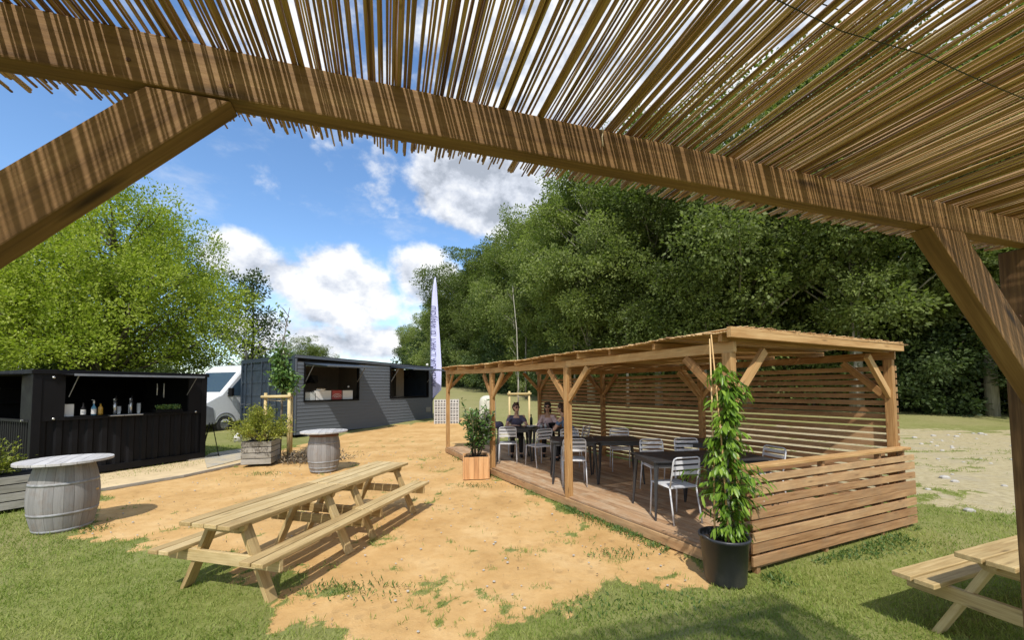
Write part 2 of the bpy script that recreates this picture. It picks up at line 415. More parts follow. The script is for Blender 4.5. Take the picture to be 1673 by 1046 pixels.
def leaves(name, P, D, Nn, Ln, Wd, material, parent=None, r=None, fold=.25, droop=0.):
    """folded pointed leaves: P base points, D directions, Nn normals (N,3); Ln, Wd lengths (N,)"""
    n = len(P); D = D/np.linalg.norm(D, axis=1, keepdims=True)
    s = np.cross(D, Nn); s /= (np.linalg.norm(s, axis=1, keepdims=True)+1e-9); Nn = np.cross(s, D)
    Ln = np.broadcast_to(Ln, (n,))[:, None]; Wd = np.broadcast_to(Wd, (n,))[:, None]
    if droop:
        mid = P+D*Ln*.5; up = np.array([0, 0, 1.])
        tip = P+D*Ln-up*Ln*droop
    else: mid = P+D*Ln*.45; tip = P+D*Ln
    a = mid-s*Wd*.5+Nn*Wd*fold; b = mid+s*Wd*.5+Nn*Wd*fold
    V = np.stack([P, a, tip, b], 1)
    if droop:   # rounder leaf: 6 verts
        q1 = P+D*Ln*.25; q2 = P+D*Ln*.75-np.array([0, 0, 1.])*Ln*droop*.5
        V = np.stack([P, q1-s*Wd*.38+Nn*Wd*fold*.6, q2-s*Wd*.38+Nn*Wd*fold*.6, tip, q2+s*Wd*.38+Nn*Wd*fold*.6, q1+s*Wd*.38+Nn*Wd*fold*.6, q1, q2], 1)
        F = np.array([[0, 6, 1, -1], [1, 6, 7, 2], [2, 7, 3, -1], [0, 5, 6, -1], [5, 4, 7, 6], [4, 3, 7, -1]])
        k = 8
    else:
        F = np.array([[0, 2, 1, -1], [0, 3, 2, -1]]); k = 4
    V = V.reshape(-1, 3)
    loops = []; 
    base = (np.arange(n)*k)[:, None]
    me = bpy.data.meshes.new(name)
    idx = []; tot = []
    for f in F:
        q = f[f >= 0]; idx.append(q); tot.append(len(q))
    lv = np.concatenate([q[None, :]+base for q in idx], 1).ravel()
    per = np.array(tot*n); st = np.concatenate([[0], np.cumsum(per)[:-1]])
    me.vertices.add(len(V)); me.vertices.foreach_set('co', V.astype(np.float32).ravel())
    me.loops.add(len(lv)); me.loops.foreach_set('vertex_index', lv.astype(np.int32))
    me.polygons.add(len(per)); me.polygons.foreach_set('loop_start', st.astype(np.int32)); me.polygons.foreach_set('loop_total', per.astype(np.int32))
    me.update(calc_edges=True)
    rr = RNG.random(n) if r is None else r
    a_ = me.attributes.new('rnd', 'FLOAT', 'POINT'); a_.data.foreach_set('value', np.repeat(rr, k).astype(np.float32))
    me.materials.append(material)
    o = bpy.data.objects.new(name, me); COL.objects.link(o)
    if parent is not None: o.parent = parent
    return o
def rdir(n):
    v = RNG.normal(size=(n, 3)); return v/np.linalg.norm(v, axis=1, keepdims=True)

# ------------------------------------------------------------------ terrain
def terr(x, y):
    return .045*np.maximum(0, y-14)**1.0*np.clip((y-14)/6, 0, 1) if isinstance(y, np.ndarray) else .045*max(0, y-14)*min(1, max(0, (y-14)/6))
def zt(x, y):
    y = min(y, 120); return terr(x, float(y))
F_, CX, CY = 645., 836.5, 604.
def G(px, py, z=0.):
    d = cf + cr*((px-CX)/F_) - cu*((py-CY)/F_); t = (z-EYE)/d.z; return (d.x*t, d.y*t)
sand_px = [(150, 868), (130, 862), (155, 812), (165, 792), (250, 776), (335, 757), (400, 745), (470, 733), (490, 728), (560, 712), (640, 701), (705, 697), (735, 694), (800, 690), (800, 715),
           (745, 735), (812, 778), (930, 832), (1050, 880), (1120, 905), (1150, 940), (1110, 972), (1030, 965), (960, 985), (900, 1000), (840, 1010), (800, 1046), (740, 1120), (600, 1100), (520, 1035), (480, 1000), (466, 975), (425, 940), (330, 905), (280, 893), (200, 885)]
sand_poly = np.array([G(*p) for p in sand_px])
grav_poly = np.array([(4.3, 8.6), (6.0, 6.4), (6.8, 5.9), (9.5, 5.6), (16, 6.2), (30, 10), (30, 14.5), (19, 16.2), (12, 17.5), (5, 18), (.5, 19), (-.6, 15.5), (.9, 13.6), (2.6, 11.2)])
DECK = np.array([(2.3, 3.9), (5.118, 5.241), (.86, 12.5), (-1.9, 11.7), (-.436, 8.648), (.886, 6.327)])
def sdist(px_, py_, poly):
    P = np.stack([px_, py_], -1); n = len(poly); dmin = np.full(px_.shape, 1e9); ins = np.zeros(px_.shape, bool)
    for i in range(n):
        a = poly[i]; b = poly[(i+1) % n]; e = b-a; w = P-a
        t = np.clip((w@e)/(e@e), 0, 1); q = w-t[..., None]*e; dmin = np.minimum(dmin, np.hypot(q[..., 0], q[..., 1]))
        c = ((a[1] > P[..., 1]) != (b[1] > P[..., 1])) & (P[..., 0] < (b[0]-a[0])*(P[..., 1]-a[1])/((b[1]-a[1])+1e-12)+a[0]); ins ^= c
    return np.where(ins, dmin, -dmin)
def vnoise(x, y, s, seed=0):
    """cheap value noise fbm"""
    out = 0; amp = 1; tot = 0
    for o in range(4):
        X = x*s; Y = y*s; xi = np.floor(X).astype(np.int64); yi = np.floor(Y).astype(np.int64); fx = X-xi; fy = Y-yi
        fx = fx*fx*(3-2*fx); fy = fy*fy*(3-2*fy)
        def hsh(a, b):
            h_ = (a*374761393+b*668265263+(seed+o)*974711) & 0xffffffff; h_ = ((h_ ^ (h_ >> 13))*1274126177) & 0xffffffff
            return ((h_ ^ (h_ >> 16)) & 0xffff)/65535.
        v = (hsh(xi, yi)*(1-fx)+hsh(xi+1, yi)*fx)*(1-fy)+(hsh(xi, yi+1)*(1-fx)+hsh(xi+1, yi+1)*fx)*fy
        out = out+v*amp; tot += amp; amp *= .55; s *= 2.1
    return out/tot
tufts = [(600, 965, .55, .16), (540, 962, .3, .13), (690, 968, .2, .1), (510, 970, .2, .1), (930, 885, .35, .09), (870, 900, .3, .06), (980, 1000, .6, .25), (1060, 980, .5, .2), (900, 1030, .4, .2), (640, 880, .18, .08), (660, 850, .4, .06),
         (620, 862, .3, .05), (760, 900, .14, .05), (800, 930, .12, .05), (560, 745, .5, .1), (640, 722, .9, .15), (700, 750, .4, .2), (720, 770, .3, .15), (410, 775, .5, .2), (780, 860, .12, .05), (230, 842, .1, .05), (860, 870, .2, .05), (1010, 915, .3, .1), (690, 800, .12, .07), (880, 960, .25, .06), (820, 980, .15, .05), (745, 790, .22, .12), (1040, 930, .2, .08)]
tufts = [(*G(a, b), c, d) for a, b, c, d in tufts]
def masks(x, y):
    n = vnoise(x, y, 2.3, 3); n2 = vnoise(x, y, 7., 9); n3 = vnoise(x, y, 10., 19)
    s = sdist(x, y, sand_poly)+(n-.5)*.8+(n2-.5)*.5
    sm = np.clip(s/.22+.5, 0, 1)
    for tx, ty, a, b in tufts:
        q = ((x-tx)/a)**2+((y-ty)/b)**2
        sm = sm*(1-np.clip((1.5-q)*1.0*(n3*2.6-1.0), 0, .45)*(q < 1.5))
    sp = np.clip((vnoise(x, y, 3.1, 21)-.62+.10*np.clip((5.2-y)/2, 0, 1))*6, 0, .7)*np.clip((vnoise(x, y, 13, 5)-.42)*5, 0, 1)
    sm = sm*(1-sp)
    g = sdist(x, y, grav_poly)+(n-.5)*1.8+(n2-.5)*.7
    gm = np.clip(g/.7+.5, 0, 1); gp = np.clip((vnoise(x, y*1.8, 1.3, 33)-.52)*6, 0, .85)*np.clip((n2-.35)*4, 0, 1); gm = gm*(1-gp)
    return sm, gm
def ground():
    def lines(a, b, st, lo, hi, k):
        c = list(np.arange(a, b, st)); s = st; x = b
        while x < hi: c.append(x); s *= k; x += s
        c.append(hi); s = st; x = a-st; pre = []
        while x > lo: pre.append(x); s *= k; x -= s
        pre.append(lo); return np.array(pre[::-1]+c)
    xs = lines(-9, 8, .055, -600, 600, 1.12); ys = lines(2.2, 13, .055, -60, 900, 1.09)
    X, Y = np.meshgrid(xs, ys); sm, gm = masks(X, Y)
    Z = terr(X, np.minimum(Y, 120.))
    near = np.clip((20-np.hypot(X, Y))/6, 0, 1)
    Z = Z+near*((vnoise(X, Y, 1.1, 4)-.5)*.03+(vnoise(X, Y, 9, 14)-.5)*.014*sm-sm*.015)
    V = np.stack([X, Y, Z], -1).reshape(-1, 3); nx = len(xs); ny = len(ys)
    i = np.arange(nx-1)[None, :]+np.arange(ny-1)[:, None]*nx; f = np.stack([i, i+1, i+1+nx, i+nx], -1).reshape(-1, 4)
    me = bpy.data.meshes.new('ground'); me.vertices.add(len(V)); me.vertices.foreach_set('co', V.astype(np.float32).ravel())
    me.loops.add(f.size); me.loops.foreach_set('vertex_index', f.astype(np.int32).ravel()); me.polygons.add(len(f))
    me.polygons.foreach_set('loop_start', (np.arange(len(f))*4).astype(np.int32)); me.polygons.foreach_set('loop_total', np.full(len(f), 4, np.int32))
    me.polygons.foreach_set('use_smooth', np.ones(len(f), bool)); me.update(calc_edges=True)
    for nm, a in (('sand', sm), ('gravel', gm)):
        q = me.attributes.new(nm, 'FLOAT', 'POINT'); q.data.foreach_set('value', a.astype(np.float32).ravel())
    def b(h):
        tc = h.nd('ShaderNodeTexCoord').outputs['Object']
        s = h.attr('sand').outputs['Fac']; g = h.attr('gravel').outputs['Fac']
        n1 = h.noise(tc, 1.3, 6, .6); n2 = h.noise(tc, 9, 6, .65); n3 = h.noise(tc, 70, 4, .7); n4 = h.noise(h.map(tc, (1, 1.6, 1)), 28, 5, .7)
        gc = h.ramp(h.m('ADD', h.m('MULTIPLY', n2, .55), h.m('MULTIPLY', n1, .45)), (.32, (.13, .15, .035)), (.5, (.20, .22, .06)), (.68, (.30, .30, .12)))
        gc = h.mix(h.m('MULTIPLY', h.mr(n3, .4, .7), .6), gc, (.10, .12, .03))
        gc = h.mix(h.m('MULTIPLY', h.mr(h.noise(tc, .35, 4, .6), .45, .7), .55), gc, (.30, .26, .13))
        sc = h.ramp(n1, (.3, (.45, .272, .105)), (.5, (.56, .352, .145)), (.72, (.64, .44, .21)))
        sc = h.mix(h.m('MULTIPLY', h.mr(n2, .48, .70), .42), sc, (.43, .24, .085))
        sc = h.mix(h.m('MULTIPLY', h.mr(n4, .56, .72), .38), sc, (.34, .20, .10))
        sc = h.mix(h.m('MULTIPLY', h.mr(n3, .6, .78), .30), sc, (.80, .66, .45))
        vc = h.ramp(n2, (.3, (.28, .23, .125)), (.5, (.40, .335, .19)), (.75, (.50, .43, .27)))
        vc = h.mix(h.m('MULTIPLY', h.mr(n3, .55, .75), .5), vc, (.66, .63, .56)); vc = h.mix(h.m('MULTIPLY', h.mr(n1, .5, .7), .4), vc, (.33, .30, .24))
        sy_ = h.nd('ShaderNodeSeparateXYZ'); h.set(sy_, 0, tc)
        gc = h.mix(h.m('MULTIPLY', h.mr(sy_.outputs['Y'], 11, 24), h.mr(n2, .3, .6, .25, .65)), gc, (.34, .30, .15))
        edge = h.m('ADD', s, h.m('MULTIPLY', h.m('SUBTRACT', n3, .5), .9)); edge = h.m('ADD', edge, h.m('MULTIPLY', h.m('SUBTRACT', n2, .5), .5))
        ge = h.m('ADD', g, h.m('MULTIPLY', h.m('SUBTRACT', n2, .5), 1.1))
        c = h.mix(h.mr(edge, .42, .58), gc, sc); c = h.mix(h.mr(ge, .4, .6), c, vc)
        vf = h.nd('ShaderNodeTexVoronoi'); h.set(vf, 'Vector', h.map(tc, (1, .62, 1))); vf.inputs['Scale'].default_value = 5.5; vf.inputs['Randomness'].default_value = 1
        foot = h.m('MULTIPLY', h.mr(vf.outputs['Distance'], .10, .26, 1., 0.), s)
        c = h.mix(h.m('MULTIPLY', foot, .22), c, (.33, .20, .09))
        bh = h.m('SUBTRACT', h.m('ADD', h.m('MULTIPLY', n3, .6), n2), h.m('MULTIPLY', foot, 1.0)); 
        h.out(h.bsdf(c, .95, spec=.1, bump=bh, bstr=.55, bdist=.02))
    me.materials.append(mat('ground_grass_sand', b))
    o = bpy.data.objects.new('ground', me); COL.objects.link(o); o['kind'] = 'structure'
ground()
def hz(x, y):  # ground height close by
    return float(terr(0, float(min(y, 120))))
# ---- grass blades close to the camera
def grass():
    n = 330000
    u = RNG.random(n)
    y = 2.3+11.0*u**1.7; x = (RNG.random(n)*2-1)*(y*1.45+.6)
    sm, gm = masks(x, y); keep = (sm < .9) & (gm < .7) & (RNG.random(n) > sm*1.25) & (RNG.random(n) > gm*1.2)
    keep &= sdist(x, y, DECK) < .02
    x = x[keep]; y = y[keep]; n = len(x)
    z = terr(x, y)-.012
    ln = (.018+.034*RNG.random(n)**1.5)*(1+.06*y)*(.7+.9*vnoise(x, y, 1.7, 8)); P = np.stack([x, y, z], -1)
    D = np.stack([RNG.normal(0, .55, n), RNG.normal(0, .55, n), np.ones(n)], -1)
    cl = vnoise(x, y, 2.2, 17); r = np.clip(.12+RNG.random(n)*.6+(cl-.5)*1.7+(RNG.random(n) < .06)*.5, 0, 1)
    o = leaves('grass', P, D, rdir(n), ln, .0045*(1+.12*y), M['grass'], r=r, fold=.1); o['kind'] = 'stuff'; tag(o, 'short green lawn grass around the sandy patch', 'grass')
grass()

# ------------------------------------------------------------------ reeds
def reed_mat(name, org, ex, en, e0, e1, n0, n1, pitch, rad, z0, parent, off, zslope=0., nseg=6, double=.35, sides=6):
    """reeds lie along en; org 2D origin, ex along the beam"""
    mb = MB(); e = e0; ex = Vector((*ex, 0)); en = Vector((*en, 0)); o = Vector((*org, 0)); ncount = 0
    while e < e1:
        rd = rad*random.choice((.7, .8, .9, .95, 1., 1., 1.1, 1.2) if random.random() < .965 else (1.5, 1.8))
        tip = n1+random.uniform(-.03, .03)+(random.random() < .06)*random.uniform(-.1, .03)
        tilt = random.gauss(0, .0013); wob = random.gauss(0, .0022); ph = random.uniform(0, 6)
        zz = z0+rad+random.uniform(-.002, .004)
        pts = []; rr = []
        for i in range(nseg+1):
            t = i/nseg; nn = n0+(tip-n0)*t
            ee = e+tilt*(nn-n0)+wob*math.sin(ph+nn*2.3)+random.gauss(0, .0008)
            pts.append(o+ex*ee+en*nn+Vector((0, 0, zz+zslope*nn+.004*math.sin(ph*2+nn*3)))); rr.append(rd*(1.1-.25*t if ncount % 2 else .85+.25*t))
        mb.tube(pts, rr, sides, cap=True, r=min(1, max(0, random.gauss(.52, .24))))
        if random.random() < double:
            d = random.uniform(-.004, .004); pts2 = [p+ex*(d+.004*math.sin(i*1.3+ph))+Vector((0, 0, rad*1.9)) for i, p in enumerate(pts)]
            mb.tube(pts2, [q*.9 for q in rr], sides, cap=True, r=random.random())
        e += pitch*(random.uniform(.8, 1.2) if random.random() < .93 else random.uniform(1.3, 1.9)); ncount += 1
    return mb.build(name, M['reed'], parent, smooth=True, off=off)

# ------------------------------------------------------------------ foreground shade structure
BE = Vector((.9537, .3007, 0)); BN = Vector((-.3007, .9537, 0)); P0 = Vector((0, .85, 0))
def bp(s, t, z): return P0+BE*s+BN*t+Vector((0, 0, z))
def near_pergola():
    t = thing('reed_roof_pergola', 'brown timber shelter with a see-through reed roof, overhead in the foreground', 'pergola', (*bp(1.93, .03, 0)[:2], 0))
    off = t.location
    ZB = 2.379; H_ = .092; T = .041
    MB().beam(bp(-2.05, T/2, ZB+H_/2), bp(2.4, T/2, ZB+H_/2), T, H_, r=.5).build('front_beam', M['beam'], t, bevel=.0035, off=off)
    MB().beam(bp(-2.05, -2.3, ZB+H_/2+.03), bp(2.4, -2.3, ZB+H_/2+.03), T, H_, r=.5).build('rear_beam', M['beam'], t, bevel=.0035, off=off)
    for s_, t_ in ((2.138, .046), (-1.70, .046), (2.138, -2.3), (-1.70, -2.3)):
        MB().beam(bp(s_, t_, 0), bp(s_, t_, ZB-.001 if t_ > 0 else ZB+.03), .10, .10, up=BE).build('post', M['beam'], t, bevel=.004, off=off)
    # left brace
    def brace(s0, s1, z0, z1, w, th, tt):
        # ends cut flush: prism in the (s,z) plane
        d = Vector((s1-s0, z1-z0)).normalized(); n = Vector((-d.y, d.x)); hw = w/2
        # horizontal cut at z1 (beam), vertical cut at s0 (post)
        def atz(o, z): k = (z-o.y)/d.y; return (o.x+d.x*k, z)
        def ats(o, s): k = (s-o.x)/d.x; return (s, o.y+d.y*k)
        a = Vector((s0, z0))+n*hw; b = Vector((s0, z0))-n*hw
        poly = [ats(a, s0), ats(b, s0), atz(b, z1), atz(a, z1)]
        vs = []; lo = []
        for q in (0, 1):
            for (s, z) in poly:
                vs.append(bp(s, tt+q*th, z)); v = Vector((s-s0, z-z0)); lo.append((v.dot(d)+7, v.dot(n), q*th))
        MB().add(vs, [(3, 2, 1, 0), (4, 5, 6, 7)]+[(i, (i+1) % 4, 4+(i+1) % 4, 4+i) for i in range(4)], lo, .45).build('brace', M['beam'], t, bevel=.003, off=off)
    brace(-1.65, -.595, ZB-1.055, ZB-.001, .090, .043, .004)
    brace(2.086, 1.551, ZB-.520, ZB-.001, .128, .058, -.003)
    bo = [(-.68, 2.415, 0), (-.53, 2.403, 0), (1.64, 2.335, -.003), (1.72, 2.43, 0), (1.55, 2.42, 0), (1.95, 2.10, -.003), (.64, 2.445, 0)]
    for s_, z_, t_ in bo:
        q = MB(); q.tube([bp(s_, t_+.002, z_), bp(s_, t_-.0012, z_)], .0036, 10); q.build('screw_head', M['rust_band'], t, off=off)
    reed_mat('reed_roof', (P0.x, P0.y), BE[:2], BN[:2], -2.1, 2.42, -2.5,   .222, .0069, .0026, ZB+H_+.001, t, off, zslope=-.012, nseg=8, double=.34)
    # wire ties across the reeds and a hanging strand
    w = MB()
    for tt in (-.36, -1.1, -1.9):
        for dz in (-.004, .016): w.tube([bp(s, tt+random.gauss(0, .004), ZB+H_+dz-.012*tt) for s in np.arange(-2.1, 2.4, .2)], .0011, 4)
    w.build('tie_wire', M['wire'], t, off=off)
    MB().tube([bp(.225, -.006, ZB+H_+.01), bp(.228, -.012, ZB+H_-.012), bp(.223, -.014, ZB+H_-.03), bp(.226, -.012, ZB+H_-.05)], .0012, 4).build('loose_strand', M['twine'], t, off=off)
near_pergola()

# ------------------------------------------------------------------ slatted pergola with deck
A = Vector((2.224, 4.04, 0)); B = Vector((.886, 6.327, 0)); C = Vector((-.436, 8.648, 0)); D = Vector((-1.9, 11.7, 0))
E_ = Vector((5.09, 5.33, 0)); B2 = Vector((3.68, 7.70, 0)); C2 = Vector((2.30, 10.05, 0)); D2 = Vector((.86, 12.5, 0))
LU = (B-A).normalized(); SU = (E_-A).normalized()
DZ = .15
def up(v, z): return Vector((v.x, v.y, z))
def far_pergola():
    t = thing('slatted_pergola', 'orange-brown timber pavilion with slatted walls, deck floor and reed roof beside the sand', 'pergola', A)
    off = A; ZB = 2.19; BH = .105; dzD = .10
    zb = {0: ZB+.01, 1: ZB-.01, 2: ZB, 3: ZB+dzD}
    pw = .094
    fr = [A, B, C, D]; bk = [E_, B2, C2, D2]
    for i, p in enumerate(fr): MB().beam(up(p, 0), up(p, zb[i]-.001), pw, pw, up=LU, r=.5+random.uniform(-.2, .2)).build('post', M['orange'], t, bevel=.004, off=off)
    for i, p in enumerate(bk): MB().beam(up(p, 0), up(p, zb[i]-.001), pw, pw, up=LU, r=.3).build('post', M['orange'], t, bevel=.004, off=off)
    # beams, broken at posts
    def line(P, nm):
        for i in range(3):
            d = (P[i+1]-P[i]).normalized(); a = P[i]-d*(.07 if i == 0 else -.001); b = P[i+1]+d*(.15 if i == 2 else -.001)
            MB().beam(up(a, zb[i]+BH/2), up(b, zb[i+1]+BH/2), .05, BH).build(nm, M['orange'], t, bevel=.003, off=off)
    line(fr, 'front_beam'); line(bk, 'rear_beam')
    # braces
    def brace(p, d, zt, ln=.52, w=.085, th=.05, sh=0):
        s = Vector((-d.y, d.x, 0)); 
        a = up(p, zt-ln)+d*(pw/2-.02)+s*sh; b = up(p, zt-.002)+d*(ln)+s*sh
        dv = (b-a).normalized(); MB().beam(a, b-dv*.03, th, w, up=(0, 0, 1)).build('brace', M['orange'], t, bevel=.002, off=off)
    for i, p in enumerate(fr):
        if i < 3: brace(p, (fr[i+1]-p).normalized(), zb[i])
        if i > 0: brace(p, (fr[i-1]-p).normalized(), zb[i])
    for i, p in enumerate(bk):
        if i < 3: brace(p, (bk[i+1]-p).normalized(), zb[i])
        if i > 0: brace(p, (bk[i-1]-p).normalized(), zb[i])
    for i in range(4):
        d = (bk[i]-fr[i]).normalized(); brace(fr[i], d, zb[i]+.06, ln=.58 if i == 0 else .5); brace(bk[i], -d, zb[i]+.06, ln=.55)
    # rafters on top of the beams, spanning front to back
    ss = [0., .85, 1.6, 2.28, 2.86, 3.57, 4.2, 4.89, 5.56, 6.26, 6.95, 7.6, 8.3, 8.85]
    def along(P, s):
        tot = sum((P[i+1]-P[i]).length for i in range(3)); 
        for i in range(3):
            l = (P[i+1]-P[i]).length
            if s <= l or i == 2: return P[i].lerp(P[i+1], s/l), zb[i]+(zb[i+1]-zb[i])*s/l
            s -= l
    totf = sum((fr[i+1]-fr[i]).length for i in range(3)); totb = sum((bk[i+1]-bk[i]).length for i in range(3))
    for s in ss:
        a, za = along(fr, s*totf/8.9); b, zb_ = along(bk, s*totb/8.9); d = (b-a).normalized()
        MB().beam(up(a-d*.12, za+BH+.043), up(b+d*.10, zb_+BH+.043-.02), .045, .084).build('rafter', M['orange'], t, bevel=.002, off=off)
    # reed roof: three mats following the beam lines
    mb_all = MB()
    for i in range(3):
        a0, b0, a1, b1 = fr[i], bk[i], fr[i+1], bk[i+1]; n = int((a1-a0).length/.0165)
        lo = -.17 if i == 0 else 0.; hi = 1.02 if i == 2 else 1.
        k = lo/(a1-a0).length if i == 0 else 0
        w = k
        while w < hi:
            a = a0.lerp(a1, w); b = b0.lerp(b1, w); d = (b-a).normalized()
            za = zb[i]+(zb[i+1]-zb[i])*w+BH+.086+.012*math.sin(w*9+i)
            rr = .0062*random.choice((.7, .9, 1., 1.2, 1.5)); za += random.uniform(0, .012)
            o0 = random.uniform(.13, .20); o1 = random.uniform(.03, .08)
            q = a.lerp(b, .5)
            mb_all.tube([up(a-d*o0, za+rr-.010), up(a, za+rr), up(q, za+rr-.008+.006*math.sin(w*40)), up(b+d*o1, za+rr-.02)], rr, 5, r=min(1, max(0, random.gauss(.6, .2))))
            w += .0104*random.uniform(.75, 1.25)/(a1-a0).length*1.0
    mb_all.build('reed_roof', M['reed'], t, smooth=True, off=off)
    # edge batten over the end of the roof
    MB().beam(up(A-LU*.15-SU*.20, 2.385), up(E_-LU*.15-SU*.03, 2.350), .05, .105, r=.75).build('edge_board', M['orange'], t, bevel=.004, off=off)
    mbx = MB()
    for k in range(148):       # frayed reed ends over the edge board
        w = k/150; p = A.lerp(E_, w)-LU*(.10+random.uniform(0, .10)); 
        mbx.tube([up(p+SU*.0-LU*.0, 2.445-.04*w+random.uniform(0, .006)), up(p+LU*.5, 2.435-.04*w)], .006, 4)
    mbx.build('reed_edge', M['reed'], t, off=off)
    # deck
    deck = MB(); dd = LU; nrm = SU
    wdt = .112; k = 0
    span = 3.12
    for k in range(int(span/wdt)+1):
        o = k*wdt+wdt/2-.04
        # each run follows the bent outline: lerp factor across
        f = o/span
        pts = [fr[i].lerp(bk[i], f) for i in range(4)]
        for i in range(3):
            p, q = pts[i], pts[i+1]; d = (q-p).normalized()
            nb = 2; cut = random.uniform(.3, .7)
            a0 = p-d*(.06 if i == 0 else -.002); b0 = q-d*.002; mid = a0.lerp(b0, cut)
            for u, v in ((a0, mid-d*.002), (mid+d*.002, b0)):
                deck.beam(up(u, DZ-.014+random.uniform(-.0015, .0015)), up(v, DZ-.014+random.uniform(-.0015, .0015)), wdt-.006, .026)
    deck.build('deck_boards', M['deck'], t, off=off)
    fb = MB()
    for i in range(3):
        fb.beam(up(fr[i]-SU*.068, .07), up(fr[i+1]-SU*.068, .07), .03, .11)
    fb.beam(up(A-LU*.05, .075), up(E_-LU*.05, .075), .03, .12)
    fb.build('deck_fascia', M['slat'], t, off=off)
    # rear wall: three bays of horizontal slats on the outer side
    for i in range(3):
        if i == 2: pass
        mb = MB(); a = bk[i]+SU*.075; b = bk[i+1]+SU*.075; d = (b-a).normalized()
        z = .20
        while z < 2.14:
            zz = z+random.uniform(-.004, .004)
            if i == 0: a_ = a-d*.045
            else: a_ = a+d*.002
            mb.beam(up(a_, zz), up(b+d*(.06 if i == 2 else 0), zz+random.uniform(-.005, .005)), .022, .067)
            z += .094
        if i < 2 or True: mb.build('slat_wall', M['slat'], t, off=off)
    # end wall: boards outside, a few inside, hand rail
    mb = MB(); a = A-LU*.135+SU*.045; b = E_-LU*.135+SU*.16
    z = .135; hs = [.093, .090, .094, .084, .093, .076, .090, .070]
    pit = [.117, .112, .118, .108, .116, .110, .112, .1]
    for k in range(8):
        mb.beam(up(a, z+random.uniform(-.006, .006)), up(b, z+random.uniform(-.018, .018)-.03), .022, hs[k]); z += pit[k]
    mb.build('end_wall_slats', M['slat'], t, bevel=.002, off=off)
    mb = MB(); a = A+LU*.07+SU*.06; b = E_+LU*.07-SU*.06; z = .23
    for k in range(7): mb.beam(up(a, z), up(b, z-.02), .022, .07); z += .122
    mb.build('inner_slats', M['slat'], t, off=off)
    for f in (.05, .42, .80, .985): MB().beam(up(A.lerp(E_, f)-LU*.095, .0), up(A.lerp(E_, f)-LU*.095, 1.0), .06, .05, up=LU).build('stud', M['slat'], t, off=off)
    MB().beam(up(A-SU*.0-LU*.09, 1.045), up(E_+SU*.08-LU*.09, 1.02), .125, .034, r=.8).build('hand_rail', M['orange'], t, bevel=.006, off=off)
far_pergola()
# weeds along the deck edge
def weeds():
    P = []; 
    for a, b, n, wd in ((A, B, 1500, .09), (B, C, 350, .07), (A-LU*.1, E_-LU*.1, 1500, .16), (C, D, 300, .10), (B2, C2, 900, .25)):
        for _ in range(n):
            f = random.random(); s = Vector((0, 0, 0))
            side = -SU if a is not A or b is B else -LU
            if b is not B and a.y < 4.2 and b.x > 4: side = -LU
            if a is B2: side = SU
            p = a.lerp(b, f)+side*(.10+abs(random.gauss(0, wd)))
            if mnoise.noise(p*1.9) < -.05 and a is not B2: continue
            P.append((p.x, p.y, random.uniform(0, .03)))
    for px_, py_, sd_ in ((775, 795, .25), (925, 822, .12), (1010, 905, .25), (600, 965, .3), (150, 865, .2), (430, 775, .3), (545, 962, .2), (980, 995, .3), (1090, 985, .35)):
        gx, gy = G(px_, py_)
        for _ in range(110): P.append((gx+random.gauss(0, sd_*.8), gy+random.gauss(0, sd_*.35), 0.))
    P = np.array(P); n = len(P); Dd = np.stack([RNG.normal(0, .6, n), RNG.normal(0, .6, n), RNG.random(n)*.9+.3], -1)
    o = leaves('weeds', P, Dd, rdir(n)+np.array([0, 0, 1.]), .022+.042*RNG.random(n), .008+.010*RNG.random(n), M['weed'])
    tag(o, 'low green weeds growing along the deck edge and on the sand', 'weeds', kind='stuff')
weeds()

# ------------------------------------------------------------------ café furniture on the deck
def make_chair():
    t = thing('metal_chair', 'x', 'chair', (0, 0, 0)); m_ = M['white_metal']
    # local +y is where the sitter looks; back at y=-.2
    s = MB()
    for k in range(5): s.box((0, -.155+k*.078, .447), (.40, .068, .010))
    s.box((0, -.195, .44), (.40, .012, .022)); s.box((0, .195, .44), (.40, .012, .022)); s.build('seat', m_, t, bevel=.002)
    for sx in (-1, 1):
        MB().tube([(sx*.195, .185, .44), (sx*.205, .215, .0)], .0105, 8).build('leg', m_, t, smooth=True)
        MB().tube([(sx*.195, -.185, .44), (sx*.205, -.265, .0)], .0105, 8).build('leg', m_, t, smooth=True)
    f = MB(); pts = [(-.195, -.19, .44), (-.195, -.235, .62), (-.193, -.262, .77), (-.182, -.270, .805), (-.15, -.274, .822), (.15, -.274, .822), (.182, -.270, .805), (.193, -.262, .77), (.195, -.235, .62), (.195, -.19, .44)]
    f.tube(pts, .0105, 8)
    for sx in (-1, 1): f.tube([(sx*.195, -.19, .44), (sx*.195, .19, .44)], .009, 6)
    f.build('back_frame', m_, t, smooth=True)
    b = MB()
    for z, y in ((.765, -.262), (.695, -.249), (.625, -.237)):
        b.box((0, y-.004, z), (.385, .006, .044))
    b.build('backrest', m_, t, bevel=.002)
    return t
chair = make_chair()
def cpos(bl, br, fl=None):
    """rear feet in world -> location and heading of the chair"""
    x = (bl[0]+br[0])/2; y = (bl[1]+br[1])/2; ang = math.atan2(br[1]-bl[1], br[0]-bl[0]); f = (-math.sin(ang), math.cos(ang))
    return (x+f[0]*.265, y+f[1]*.265, DZ), ang
chairs = []
l1, a1 = cpos((1.93, 4.90), (2.40, 5.03)); l2, a2 = cpos((-.334, 8.99), (.114, 8.976)); l3, a3 = cpos((.50, 8.42), (.88, 8.62)); l4, a4 = cpos((.85, 6.86), (1.28, 6.825))
